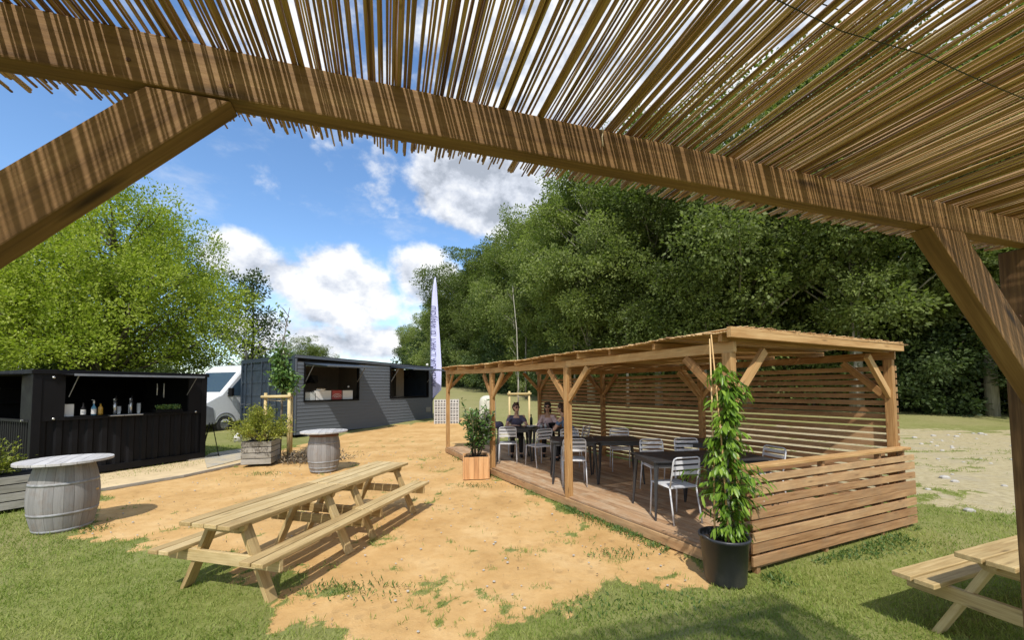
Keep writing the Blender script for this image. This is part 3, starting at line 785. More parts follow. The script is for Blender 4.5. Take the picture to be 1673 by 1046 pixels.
CH = [(l1, a1, 'white metal chair nearest the camera, at the front of the nearest dark table'),
      (l2, a2, 'white metal chair, back to us, in front of the woman in navy'),
      (l3, a3, 'white metal chair turned askew in front of the lunch table, left of the middle post'),
      (l4, a4, 'white metal chair partly hidden by the middle front post, at the long empty table'),
      ((2.25, 8.25, DZ), R(172), 'white metal chair behind the right end of the long empty table'),
      ((2.35, 6.45, DZ), R(183), 'white metal chair facing us behind the nearest dark table, left of the pair'),
      ((2.95, 6.55, DZ), R(176), 'white metal chair behind the nearest dark table, half hidden by the climbing plant'),
      ((3.55, 5.75, DZ), R(100), 'white metal chair with its top showing above the hand rail at the right end'),
      ((1.25, 8.2, DZ), R(188), 'white metal chair behind the left half of the long empty table'),
      ((.10, 10.30, DZ), R(182), 'white metal chair under the woman in the dusty navy top'),
      ((.88, 10.30, DZ), R(178), 'white metal chair under the woman in the pale pink shirt'),
      ((1.48, 9.25, DZ), R(55), 'white metal chair under the man in the blue shirt')]
for i, (l, a, lab) in enumerate(CH):
    c = chair if i == 0 else dup(chair)
    c.location = l; c.rotation_euler = (0, 0, a); c['label'] = lab; c['group'] = 'white slatted metal chairs on the deck'
def make_table():
    t = thing('metal_table', 'x', 'table'); m_ = M['anth']
    MB().box((0, 0, .737), (.80, .78, .022)).build('tabletop', m_, t, bevel=.003)
    ap = MB()
    for sy in (-1, 1): ap.box((0, sy*.355, .697), (.72, .014, .056))
    for sx in (-1, 1): ap.box((sx*.365, 0, .697), (.014, .69, .056))
    ap.build('apron', m_, t)
    for sx in (-1, 1):
        for sy in (-1, 1):
            p = []; vs = []
            mb = MB(); mb.tube([(sx*.345, sy*.335, .724), (sx*.37, sy*.36, .35), (sx*.395, sy*.385, .0)], [.034, .024, .014], 4); mb.build('leg', m_, t)
    return t
tb = make_table()
TB = [((2.18, 5.52, DZ), R(4), 'dark metal table nearest the camera, with one chair drawn up at its front'),
      ((2.99, 5.60, DZ), R(5), 'dark metal table joined to the right of the nearest one, mostly behind the climbing plant'),
      ((1.12, 7.42, DZ), R(-3), 'dark metal table behind the middle front post, left half of the long empty table'),
      ((1.94, 7.42, DZ), R(-4), 'dark metal table right of the middle front post, right half of the long empty table'),
      ((.02, 9.62, DZ), R(3), 'dark metal table with a plate in front of the woman in the dusty navy top'),
      ((.84, 9.66, DZ), R(3), 'dark metal table with a bottle and basket in front of the woman in pink'),
      ((3.35, 7.05, DZ), R(-30), 'dark metal table by the rear slats, glimpsed above the nearest table')]
for i, (l, a, lab) in enumerate(TB):
    c = tb if i == 0 else dup(tb)
    c.location = l; c.rotation_euler = (0, 0, a); c['label'] = lab; c['group'] = 'dark metal tables on the deck'
TZ = DZ+.748
def lathe_thing(nm, lab, cat, loc, prof, m_, group=None):
    o = MB().lathe(prof, 20).build(nm, M[m_], None, smooth=True); o.location = loc; return tag(o, lab, cat, group)
plate = [(.0, .004), (.07, .003), (.11, .018), (.118, .026), (.112, .024), (.07, .010), (.0, .010)]
lathe_thing('plate', 'white plate in front of the woman in the dusty navy top', 'plate', (-.10, 9.62, TZ), plate, 'crock', 'plates on the lunch table')
bowl = [(.0, .002), (.05, .002), (.10, .03), (.13, .055), (.125, .055), (.09, .03), (.0, .012)]
lathe_thing('bowl', 'white salad bowl between the two women on the table', 'bowl', (.44, 9.58, TZ), bowl, 'crock')
bt = thing('wine_bottle', 'dark green wine bottle standing left of the woman in pink', 'bottle', (.47, 9.95, TZ))
MB().lathe([(.0, 0), (.036, 0), (.037, .18), (.033, .205), (.014, .235), (.0135, .29), (.0, .29)], 16).build('glass_body', M['green_glass'], bt, smooth=True)
MB().lathe([(.015, .262), (.015, .30), (.0, .30)], 12).build('cap', M['black'], bt, smooth=True)
for i, (x, y, lab) in enumerate(((.69, 9.50, 'drinking glass next to the white bowl, left of a pair'), (.79, 9.46, 'drinking glass beside the black basket, right of a pair'))):
    lathe_thing('drinking_glass', lab, 'glass', (x, y, TZ), [(.0, .002), (.028, .0), (.034, .10), (.031, .10), (.026, .01), (0, .01)], 'clearish', 'glasses on the lunch table')
bs = thing('bread_basket', 'black basket on the table in front of the woman in pink', 'basket', (.98, 9.50, TZ), R(3))
MB().lathe([(.0, .002), (.09, .0), (.12, .10), (.125, .115), (.115, .112), (.085, .01), (0, .01)], 20).build('body', M['black'], bs, smooth=True)
bn = MB(); 
for k in range(9): bn.ball((random.uniform(-.07, .07), random.uniform(-.06, .06), .08), .035, .02, .02, 8, 6)
bn.build('bread', M['cane'], bs, smooth=True)
bag = thing('jacket', 'dark navy jacket heaped at the left end of the lunch table', 'jacket', (-.42, 9.75, TZ-.02))
jb = MB(); 
for k in range(7): jb.ball((random.uniform(-.12, .12), random.uniform(-.08, .08), .05+random.uniform(0, .07)), .10, .08, .06, 12, 8)
jm = jb.build('cloth', M['top_navy'], bag, smooth=True); rm = jm.modifiers.new('rm', 'REMESH'); rm.mode = 'VOXEL'; rm.voxel_size = .014; rm.use_smooth_shade = True

# ------------------------------------------------------------------ people
def cone(mb, a, b, ra, rb, n=12, sub=6):
    a = Vector(a); b = Vector(b); pts = [a.lerp(b, i/sub) for i in range(sub+1)]; rr = [ra+(rb-ra)*i/sub for i in range(sub+1)]
    mb.tube(pts, rr, n); mb.ball(a, ra, None, None, n, 8); mb.ball(b, rb, None, None, n, 8)
def voxel(o, size, smooth=2):
    r_ = o.modifiers.new('remesh', 'REMESH'); r_.mode = 'VOXEL'; r_.voxel_size = size; r_.use_smooth_shade = True
    s_ = o.modifiers.new('smooth', 'SMOOTH'); s_.iterations = smooth; s_.factor = .5
    return o
def ell(mb, c, r3, rot=None, n=16, m_=10):
    t = MB(); t.ball((0, 0, 0), *r3, n, m_); mt = rot if rot is not None else Matrix.Identity(3)
    mb.add([mt @ Vector(v)+Vector(c) for v in t.v], t.f)
def person(loc, rz, label, skin, hairm, topm, hair='short', long_sleeve=False, lean=.12, head_turn=0., elbows=(.24, .24), hands=((-.10, .36), (.10, .34)), glasses=True, build_=1.):
    """seated at a table, local +y forward; z=0 is the floor, seat at .45"""
    t = thing('person', label, 'person', loc, rz)
    mb = MB(); hip = Vector((0, -.02, .53)); che = Vector((0, lean*.6, .86)); nk = Vector((0, lean, 1.04)); w = build_
    ell(mb, hip, (.165*w, .12, .11)); ell(mb, (0, lean*.3, .70), (.135*w, .10, .14)); ell(mb, che, (.155*w, .105, .15)); ell(mb, (0, lean*.85, .95), (.165*w, .085, .075))
    cone(mb, nk+Vector((0, -.01, -.04)), nk+Vector((0, .02, .06)), .055, .048)
    hc = nk+Vector((0, .045, .17)); rot = Matrix.Rotation(head_turn, 3, 'Z')
    ell(mb, hc+Vector((0, 0, .02)), (.074, .09, .098)); ell(mb, hc+rot@Vector((0, .03, -.045)), (.052, .058, .065))
    ell(mb, hc+rot@Vector((0, .097, -.012)), (.012, .018, .02)); 
    for sx in (-1, 1): ell(mb, hc+rot@Vector((sx*.077, 0, -.005)), (.009, .018, .028))
    tz = .60
    for sx, eo, hp in ((-1, elbows[0], hands[0]), (1, elbows[1], hands[1])):
        sh = Vector((sx*.175*w, lean*.9, .975)); el = Vector((sx*eo, lean+.12, .74)); wr = Vector((hp[0], hp[1]+.02, .785))
        cone(mb, sh, el, .052, .040); cone(mb, el, wr, .040, .026)
        d = (wr-el); d.z = 0; d.normalize(); side = Vector((-d.y, d.x, 0)); pc = wr+d*.055
        ell(mb, pc, (.038, .042, .017), Matrix.Rotation(math.atan2(d.y, d.x)-math.pi/2, 3, 'Z'))
        for k, (o_, ln) in enumerate(((-.028, .060), (-.010, .072), (.010, .068), (.027, .052))):
            a = pc+d*.03+side*o_; kn = a+d*ln*.5+Vector((0, 0, .010)); tp = kn+d*ln*.42+Vector((0, 0, -.020))
            cone(mb, a, kn, .0095, .009, 8, 2); cone(mb, kn, tp, .009, .0075, 8, 2)
        th = pc-d*.01+side*(-sx)*-.030*1; cone(mb, th, th+side*(sx)*.028+d*.035+Vector((0, 0, -.006)), .011, .009, 8, 2)
        # legs
        kn_ = Vector((sx*.10, .40, .50)); an = Vector((sx*.11, .36, .09)); cone(mb, (sx*.09, .02, .53), kn_, .083*w, .058); cone(mb, kn_, an, .055, .036)
        cone(mb, an+Vector((0, -.02, -.045)), an+Vector((sx*.01, .13, -.058)), .034, .030)
    voxel(mb.build('body', M[skin], t, smooth=True), .0085, 3)
    # clothes
    cb = MB(); g = .012
    ell(cb, hip+Vector((0, 0, .03)), (.17*w+g, .125+g, .10)); ell(cb, (0, lean*.3, .70), (.14*w+g, .105+g, .15)); ell(cb, che, (.16*w+g, .11+g, .13)); ell(cb, (0, lean*.85-.012, .935), (.17*w+g, .088+g, .065))
    cone(cb, (-.14*w, lean*.9, .955), (.14*w, lean*.9, .955), .066, .066)
    for sx, eo, hp in ((-1, elbows[0], hands[0]), (1, elbows[1], hands[1])):
        sh = Vector((sx*.175*w, lean*.9, .975)); el = Vector((sx*eo, lean+.12, .74)); wr = Vector((hp[0], hp[1]+.02, .785))
        if long_sleeve: cone(cb, sh-Vector((sx*.02, 0, .012)), el, .060, .052); cone(cb, el, el.lerp(wr, .55), .054, .046)
        else: cone(cb, sh-Vector((sx*.02, 0, .012)), sh.lerp(el, .42), .060, .056)
    voxel(cb.build('top', M[topm], t, smooth=True), .010, 2)
    tb_ = MB()
    for sx in (-1, 1):
        kn_ = Vector((sx*.10, .40, .50)); an = Vector((sx*.11, .36, .09)); cone(tb_, (sx*.09, .02, .53), kn_, .094*w, .070); cone(tb_, kn_, an+Vector((0, 0, .05)), .067, .050)
    ell(tb_, hip, (.178*w, .135, .10)); voxel(tb_.build('trousers', M['trouser'], t, smooth=True), .012, 2)
    sb = MB()
    for sx in (-1, 1): an = Vector((sx*.11, .36, .09)); cone(sb, an+Vector((0, -.03, -.045)), an+Vector((sx*.01, .14, -.052)), .042, .036)
    voxel(sb.build('shoes', M['trouser'], t, smooth=True), .010, 1)
    hb = MB()
    ell(hb, hc+rot@Vector((0, -.016, .045)), (.087, .098, .090)); ell(hb, hc+rot@Vector((0, -.045, -.01)), (.078, .07, .09))
    for k in range(26):
        a = random.uniform(0, 6.28); zz = random.uniform(-.02, .11); rr_ = .075*math.sqrt(max(.1, 1-(zz/.13)**2))
        p = Vector((math.cos(a)*rr_*1.08, math.sin(a)*rr_*1.1-.018, zz+.02))
        if p.y > .05 and p.z < .05: continue
        ell(hb, hc+rot@p, (.024, .024, .022), None, 8, 6)
    if hair == 'long':
        for sx in (-1, 1): ell(hb, hc+rot@Vector((sx*.07, -.03, -.07)), (.028, .04, .085))
        ell(hb, hc+rot@Vector((0, -.07, -.07)), (.07, .035, .09))
    voxel(hb.build('hair', M[hairm], t, smooth=True), .008, 1)
    if glasses:
        gb = MB()
        for sx in (-1, 1):
            ell(gb, hc+rot@Vector((sx*.033, .084, .012)), (.026, .010, .019)); gb.tube([hc+rot@Vector((sx*.055, .075, .018)), hc+rot@Vector((sx*.078, .0, .014))], .003, 5)
        gb.build('sunglasses', M['black'], t, smooth=True)
    else:
        eb = MB()
        for sx in (-1, 1): ell(eb, hc+rot@Vector((sx*.030, .083, .012)), (.011, .006, .007))
        eb.build('eyes', M['black'], t, smooth=True)
    lb = MB(); ell(lb, hc+rot@Vector((0, .086, -.052)), (.022, .007, .007)); lb.build('lips', M['red_box'], t, smooth=True)
    return t
person((.10, 10.22, DZ), R(180), 'woman with short brown hair and dark glasses in a dusty navy top, at the table', 'skin', 'hair', 'top_navy', head_turn=R(25), lean=.14, hands=((-.22, .42), (.04, .40)), elbows=(.27, .25))
person((.90, 10.22, DZ), R(178), 'woman with dark hair and sunglasses in a pale pink shirt, facing the table', 'skin2', 'hair2', 'top_pink', hair='long', lean=.12, head_turn=R(-8), long_sleeve=True, hands=((-.16, .38), (.14, .38)))
person((1.40, 9.22, DZ), R(60), 'man with fair brown hair in a blue shirt, mostly hidden behind the middle front post', 'skin2', 'hair', 'top_blue', lean=.24, head_turn=R(10), long_sleeve=False, glasses=False, hands=((-.05, .44), (.16, .42)), build_=1.12)

# ------------------------------------------------------------------ pots and plants near the pavilion
def black_pot():
    t = thing('plant_tub', 'large round black plastic tub with two loop handles at the near corner of the pavilion', 'pot', (2.02, 3.86, 0))
    MB().lathe([(.0, .005), (.172, .0), (.180, .02), (.212, .40), (.226, .405), (.230, .425), (.222, .437), (.208, .432), (.203, .40), (.175, .30), (0, .30)], 48).build('tub', M['pot'], t, smooth=True)
    for a in (R(200), R(15)):
        c = Vector((math.cos(a), math.sin(a), 0)); s = Vector((-c.y, c.x, 0)); pts = [c*.212+s*(.05*math.cos(q))+c*(.035*math.sin(q))+Vector((0, 0, .415+.035*math.sin(q))) for q in np.linspace(0, math.pi, 9)]
        MB().tube(pts, .0105, 8).build('handle', M['pot'], t, smooth=True)
    MB().lathe([(0, .375), (.199, .372)], 32, cap=False).build('soil', M['soil'], t)
    # climbing plant
    p = thing('climbing_plant', 'tall bright green climbing plant trained up bamboo canes in the black tub', 'plant', (2.02, 3.86, .375))
    canes = [((-.07, .04), (-.035, .02), 1.95), ((.015, -.06), (-.03, -.0), 1.99), ((.09, .05), (.0, .03), 1.4)]
    for a, b, h_ in canes[:2]:
        MB().tube([(a[0], a[1], -.05), (a[0]*.6+b[0]*.4, a[1]*.6+b[1]*.4, h_*.4), (b[0]-.03, b[1], h_)], [.009, .0085, .006], 7).build('cane', M['cane'], p, smooth=True)
    MB().tube([(.06, .0, -.05), (.055, .01, .3), (.07, .02, .6), (.065, .02, 1.2)], [.022, .018, .014, .008], 8).build('post_sleeve', M['grey_wood'], p, smooth=True)
    st = MB(); P = []; Dd = []; Nn = []; Ls = []; Rr = []
    def shoot(p0, pts):
        st.tube(pts, [.006, .005, .004, .003][:len(pts)]+[.003]*(max(0, len(pts)-4)), 5)
    # width envelope by height
    hs = [(.05, .14), (.2, .23), (.35, .24), (.5, .36), (.60, .46), (.68, .45), (.80, .24), (.95, .20), (1.05, .21), (1.13, .15), (1.2, .10), (1.3, .13), (1.36, .24), (1.45, .20), (1.55, .16), (1.65, .14), (1.72, .09)]
    def env(z):
        for (a, b), (c, d) in zip(hs, hs[1:]):
            if a <= z <= c: return b+(d-b)*(z-a)/(c-a)
        return .08
    def cxz(z): return .045 + (.05 if 1.2 < z < 1.5 else 0)+ (.02 if z < .7 else 0)
    for k in range(195):
        z = random.uniform(.06, 1.70); a = random.uniform(0, 2*math.pi); rr_ = env(z)*random.uniform(.35, 1.1)
        sx = 1.0
        z0 = z-random.uniform(0, .12); base = Vector((cxz(z)+random.uniform(-.03, .03), random.uniform(-.03, .03), max(0, z0)))
        end = Vector((cxz(z)+math.cos(a)*rr_, math.sin(a)*rr_*.85, z)); midp = base.lerp(end, .5)+Vector((0, 0, .04))
        end.z -= .02; st.tube([base, midp, end], [.004, .003, .002], 5)
        nl = random.randint(7, 11)
        for j in range(nl):
            f = .25+.75*(j+.5)/nl; q = base.lerp(midp, f*2) if f < .5 else midp.lerp(end, f*2-1)
            dirv = Vector((math.cos(a)*.8, math.sin(a)*.8, 0))+Vector(((random.random()-.5)*1.7, (random.random()-.5)*1.7, -.55-random.random()*.7))
            P.append(q); Dd.append(dirv.normalized()); Nn.append(Vector((math.cos(a)*.6+random.gauss(0, .3), math.sin(a)*.6+random.gauss(0, .3), .9)))
            Ls.append(random.uniform(.04, .105)); Rr.append(min(1, max(0, random.gauss(.45+.25*(f > .8), .22))))
    for k in range(160):   # inner fill
        z = random.uniform(.05, 1.65); a = random.uniform(0, 6.28); q = Vector((cxz(z)+math.cos(a)*.06, math.sin(a)*.06, z))
        P.append(q); Dd.append(Vector((math.cos(a), math.sin(a), -.5)).normalized()); Nn.append(Vector((0, 0, 1))); Ls.append(.09); Rr.append(random.random()*.5)
    st.tube([(.04, 0, -.03), (.03, .02, .5), (.04, -.01, 1.0), (.03, .01, 1.4), (.02, 0, 1.7)], [.008, .008, .006, .004, .003], 6)
    st.build('stem', M['leaf_laurel'], p, smooth=True)
    Ls = np.array(Ls)
    leaves('foliage', np.array([tuple(v) for v in P]), np.array([tuple(v) for v in Dd]), np.array([tuple(v) for v in Nn]), Ls, Ls*(.30+.14*RNG.random(len(Ls))), M['leaf_vine'], p, r=np.array(Rr), fold=.18, droop=.22)
black_pot()
def laurel():
    x, y = -.78, 8.42
    t = thing('wooden_planter', 'square planter of new orange upright boards beside the second front post', 'planter', (x, y, 0), R(8))
    mb = MB(); w = .50; n = 5; bw = w/n
    for side in range(4):
        rot = Matrix.Rotation(side*math.pi/2, 3, 'Z')
        for k in range(n):
            c = rot @ Vector((-w/2+bw*(k+.5), -w/2-.010, .225)); mb.box(c, (bw-.004, .02, .45+random.uniform(-.006, .006)), rz=side*math.pi/2)
    mb.build('side_boards', M['planter_orange'], t, bevel=.002)
    MB().box((0, 0, .385), (w-.02, w-.02, .03)).build('soil', M['soil'], t)
    p = thing('laurel_shrub', 'bushy laurel with glossy leaves growing in the orange planter', 'shrub', (x, y, .40))
    stm = MB(); P = []; Dd = []; Nn = []; L_ = []
    def branch(b, d, ln, lv):
        e = b+d*ln; m_ = b.lerp(e, .5)+Vector((random.gauss(0, .02), random.gauss(0, .02), 0)); stm.tube([b, m_, e], [.008*(.6+lv), .006*(.6+lv), .003], 5)
        n_ = int(6+ln*22)
        for j in range(n_):
            f = .2+.8*j/n_; q = b.lerp(m_, f*2) if f < .5 else m_.lerp(e, f*2-1); v = Vector((random.gauss(0, 1), random.gauss(0, 1), random.gauss(0, .6)))
            P.append(q); Dd.append((v.normalized()+d*.7).normalized()); Nn.append(Vector((random.gauss(0, .4), random.gauss(0, .4)-.3, 1))); L_.append(random.uniform(.07, .125))
        return e, m_
    for k in range(18):
        a = random.uniform(0, 6.28); lean = random.uniform(.04, .34); d = Vector((math.cos(a)*lean, math.sin(a)*lean, 1)).normalized()
        e, m_ = branch(Vector((math.cos(a)*.06, math.sin(a)*.06, -.02)), d, random.uniform(.75, 1.12), .6)
        for j in range(4):
            a2 = random.uniform(0, 6.28); d2 = Vector((math.cos(a2)*.75, math.sin(a2)*.75, .6)).normalized(); branch(m_.lerp(e, random.uniform(-.5, .9)), d2, random.uniform(.12, .28), .2)
    branch(Vector((-.05, 0, .3)), Vector((-.22, -.1, .9)).normalized(), 1.0, .4); branch(Vector((.12, 0, .3)), Vector((.12, 0, 1)).normalized(), .95, .4)
    stm.build('stem', M['bark'], p, smooth=True)
    L_ = np.array(L_); leaves('foliage', np.array([tuple(v) for v in P]), np.array([tuple(v) for v in Dd]), np.array([tuple(v) for v in Nn]), L_, L_*.42, M['leaf_laurel'], p, fold=.15, droop=.15)
laurel()
def slat_planter(x, y, rz, w, d, h_, lab, slats=4):
    t = thing('slatted_planter', lab, 'planter', (x, y, 0), rz, 'weathered grey slatted planters')
    mb = MB(); sh = (h_-.04)/slats
    for k in range(slats):
        z = .05+sh*(k+.5)
        for sy in (-1, 1): mb.box((0, sy*(d/2), z), (w, .024, sh-.016))
        for sx in (-1, 1): mb.box((sx*(w/2-.012), 0, z), (.024, d-.026, sh-.016))
    mb.build('side_slats', M['grey_wood'], t, bevel=.003)
    MB().box((0, 0, .05+h_/2-.03), (w-.06, d-.06, h_-.05)).build('liner', M['blackm'], t)
    return t
def twiggy(x, y, z, r_, h_, lab, n=2600, up_=.5, seed=1):
    p = thing('flowering_shrub', lab, 'shrub', (x, y, z)); st = MB(); P = []; Dd = []
    random.seed(seed)
    for k in range(70):
        a = random.uniform(0, 6.28); el = random.uniform(.1, 1.45); d = Vector((math.cos(a)*math.cos(el)*r_, math.sin(a)*math.cos(el)*r_, math.sin(el)*h_*random.uniform(.8, 1.15)))
        b = Vector((math.cos(a)*r_*.15, math.sin(a)*r_*.15, 0)); e = b+d*random.uniform(.75, 1.05); m_ = b.lerp(e, .5)+Vector((0, 0, .06*h_)); st.tube([b, m_, e], [.006, .004, .002], 4)
        for j in range(n//70):
            f = random.uniform(.35, 1.05); q = m_.lerp(e, f*2-1) if f > .5 else b.lerp(m_, f*2)
            q = q+Vector((random.gauss(0, .045), random.gauss(0, .045), random.gauss(0, .035))); P.append(tuple(q)); dn = (e-b).normalized()
            Dd.append((dn.x+random.gauss(0, .8), dn.y+random.gauss(0, .8), dn.z+random.gauss(.2, .7)))
    st.build('stem', M['bark'], p)
    P = np.array(P); k = len(P); L_ = .03+.04*RNG.random(k); leaves('foliage', P, np.array(Dd), rdir(k)+np.array([0, 0, 1.2]), L_, L_*.5, M['leaf_spirea'], p, fold=.15)
# mid-left planter by the staked tree
px1 = G(408, 764); px2 = G(432, 762)
slat_planter(-6.30, 9.98, R(12), .66, .60, .60, 'weathered grey slatted planter box at the foot of the staked young tree')
twiggy(-6.34, 9.98, .58, .66, .86, 'yellow-green twiggy shrub in the planter beside the staked tree', 6500, seed=3)
slat_planter(-8.30, 5.95, R(57), 1.75, .75, .55, 'long weathered grey slatted planter at the far left edge, behind the nearest barrel')
twiggy(-8.35, 6.15, .50, .50, .62, 'yellow-green flowering shrub at the far left edge, behind the nearest barrel', 4200, seed=5)
random.seed(99)

# ------------------------------------------------------------------ barrels
def barrel_table(x, y, top_r, rz, lab, lab2, rust=False, h_=.90):
    t = thing('barrel_table', lab, 'barrel table', (x, y, 0), rz, 'standing tables made from old barrels')
    prof = []
    for i in range(21):
        f = i/20; z = f*h_; rr = .27+.075*math.sin(math.pi*f)**.85
        prof.append((rr, z))
    MB().lathe(prof, 64).build('staves', M['stave'], t, smooth=True)
    zs = (.03, .25, .64) if not rust else (.03, .11, .24, .66, .84)
    for z in zs:
        f0, f1 = (z-.018)/h_, (z+.018)/h_
        r0 = .27+.075*math.sin(math.pi*max(0, f0))**.85+.0035; r1 = .27+.075*math.sin(math.pi*min(1, f1))**.85+.0035
        MB().lathe([(r0-.004, z-.018), (r0, z-.018), (r1, z+.018), (r1-.004, z+.018)], 64, cap=False).build('hoop', M['hoop'], t, smooth=True)
    if rust: MB().lathe([(.28, .80), (.310, .80), (.297, .87), (.27, .87)], 48, cap=False).build('rust_band', M['rust_band'], t, smooth=True)
    k = MB(); k.tube([(.32, -.09, .50), (.345, -.098, .505)], .016, 10); k.build('bung', M['cane'], t, smooth=True)
    mb = MB(); n = 7; w = 2*top_r/n
    for i in range(n):
        x0 = -top_r+i*w+.002; x1 = x0+w-.004; xs = np.linspace(x0, x1, 8); hi = [(float(q), math.sqrt(max(0, top_r**2-q*q))) for q in xs]
        poly = [(q, -v) for q, v in hi]+[(q, v) for q, v in hi[::-1]]
        zz = random.uniform(-.0015, .0015); o = MB(); o.prism(poly, h_+.001+zz, h_+.034+zz)
        lo = [(v[1]+i*3.3, v[0], v[2]) for v in o.v]; mb.add(o.v, o.f, lo)
    tp = mb.build('round_top', M['barrel_top'], t, bevel=.003)
barrel_table(-6.12, 5.46, .47, R(35), 'old grey barrel table with a round board top at the left edge, nearest the camera', '')
barrel_table(-4.32, 9.12, .50, R(20), 'old grey barrel table with a reddish top band, standing in front of the grey container', '', True, .88)

# ------------------------------------------------------------------ picnic tables
def picnic_unit(L_, rz, loc, lab):
    t = thing('picnic_table', lab, 'picnic table', loc, rz, 'pale pine picnic tables with fixed benches')
    TZ_ = .70; bw = .138
    for k in range(4):
        mb = MB(); y = (-1.5+k)*(bw+.008); mb.box((L_/2+random.uniform(-.004, .004), y, TZ_-.018+random.uniform(-.003, .003)), (L_-.008, bw-.006, .036)); mb.build('top_board', M['pine'], t, bevel=.005)
    for sy in (-1, 1):
        for k in range(2):
            mb = MB(); mb.box((L_/2, sy*(.455+k*.130+.0), .425-.018+random.uniform(-.002, .002)), (L_-.006, .116, .036)); mb.build('bench_board', M['pine'], t, bevel=.005)
    for fx, sg in ((.20, 1), (L_-.16, -1)):
        f = MB()
        # rounded cleat under the top
        w = .50; a_ = [(-w/2+.06*(1-math.cos(q)), TZ_-.038-.09*math.sin(q)) for q in np.linspace(0, math.pi/2, 6)]
        poly = [(x, z) for x, z in a_]+[(-x, z) for x, z in a_[::-1]]
        o = MB(); o.prism(poly, fx-.022, fx+.022, ax='x'); lo = [(v[1], v[2], v[0]) for v in o.v]; f.add(o.v, o.f, lo, .4); f.build('cleat', M['pine'], t, bevel=.003)
        sp = MB()
        for q in (-.16, 0., .16): sp.box((fx-sg*.042, q, TZ_-.066), (.038, .045, .055))
        sp.build('spacer', M['pine'], t)
        for sy in (-1, 1):
            MB().beam((fx+sg*.046, sy*.50, -.01), (fx+sg*.046, sy*.165, TZ_-.040), .042, .098, up=(1, 0, 0)).build('leg', M['pine'], t, bevel=.004)
        MB().box((fx, 0, .387-.053), (.040, 1.28, .105)).build('cross_rail', M['pine'], t, bevel=.004)
    for o in [c for c in t.children if c.name.startswith('leg')]: pass
    return t
ax_ = Vector((.256, .967)); pr = math.atan2(ax_.y, ax_.x)
o0 = Vector((-2.675, 3.46, 0))
picnic_unit(1.50, pr, o0, 'pale pine picnic table nearest on the sand, its front legs in the grass')
picnic_unit(1.47, pr, o0+Vector((ax_.x*1.505, ax_.y*1.505, 0)), 'pale pine picnic table standing end to end behind the nearest one on the sand')
picnic_unit(1.9, math.atan2(.34, .94), (3.127, 2.51, 0), 'pale pine picnic table on the grass at the bottom right corner, cut by the frame')

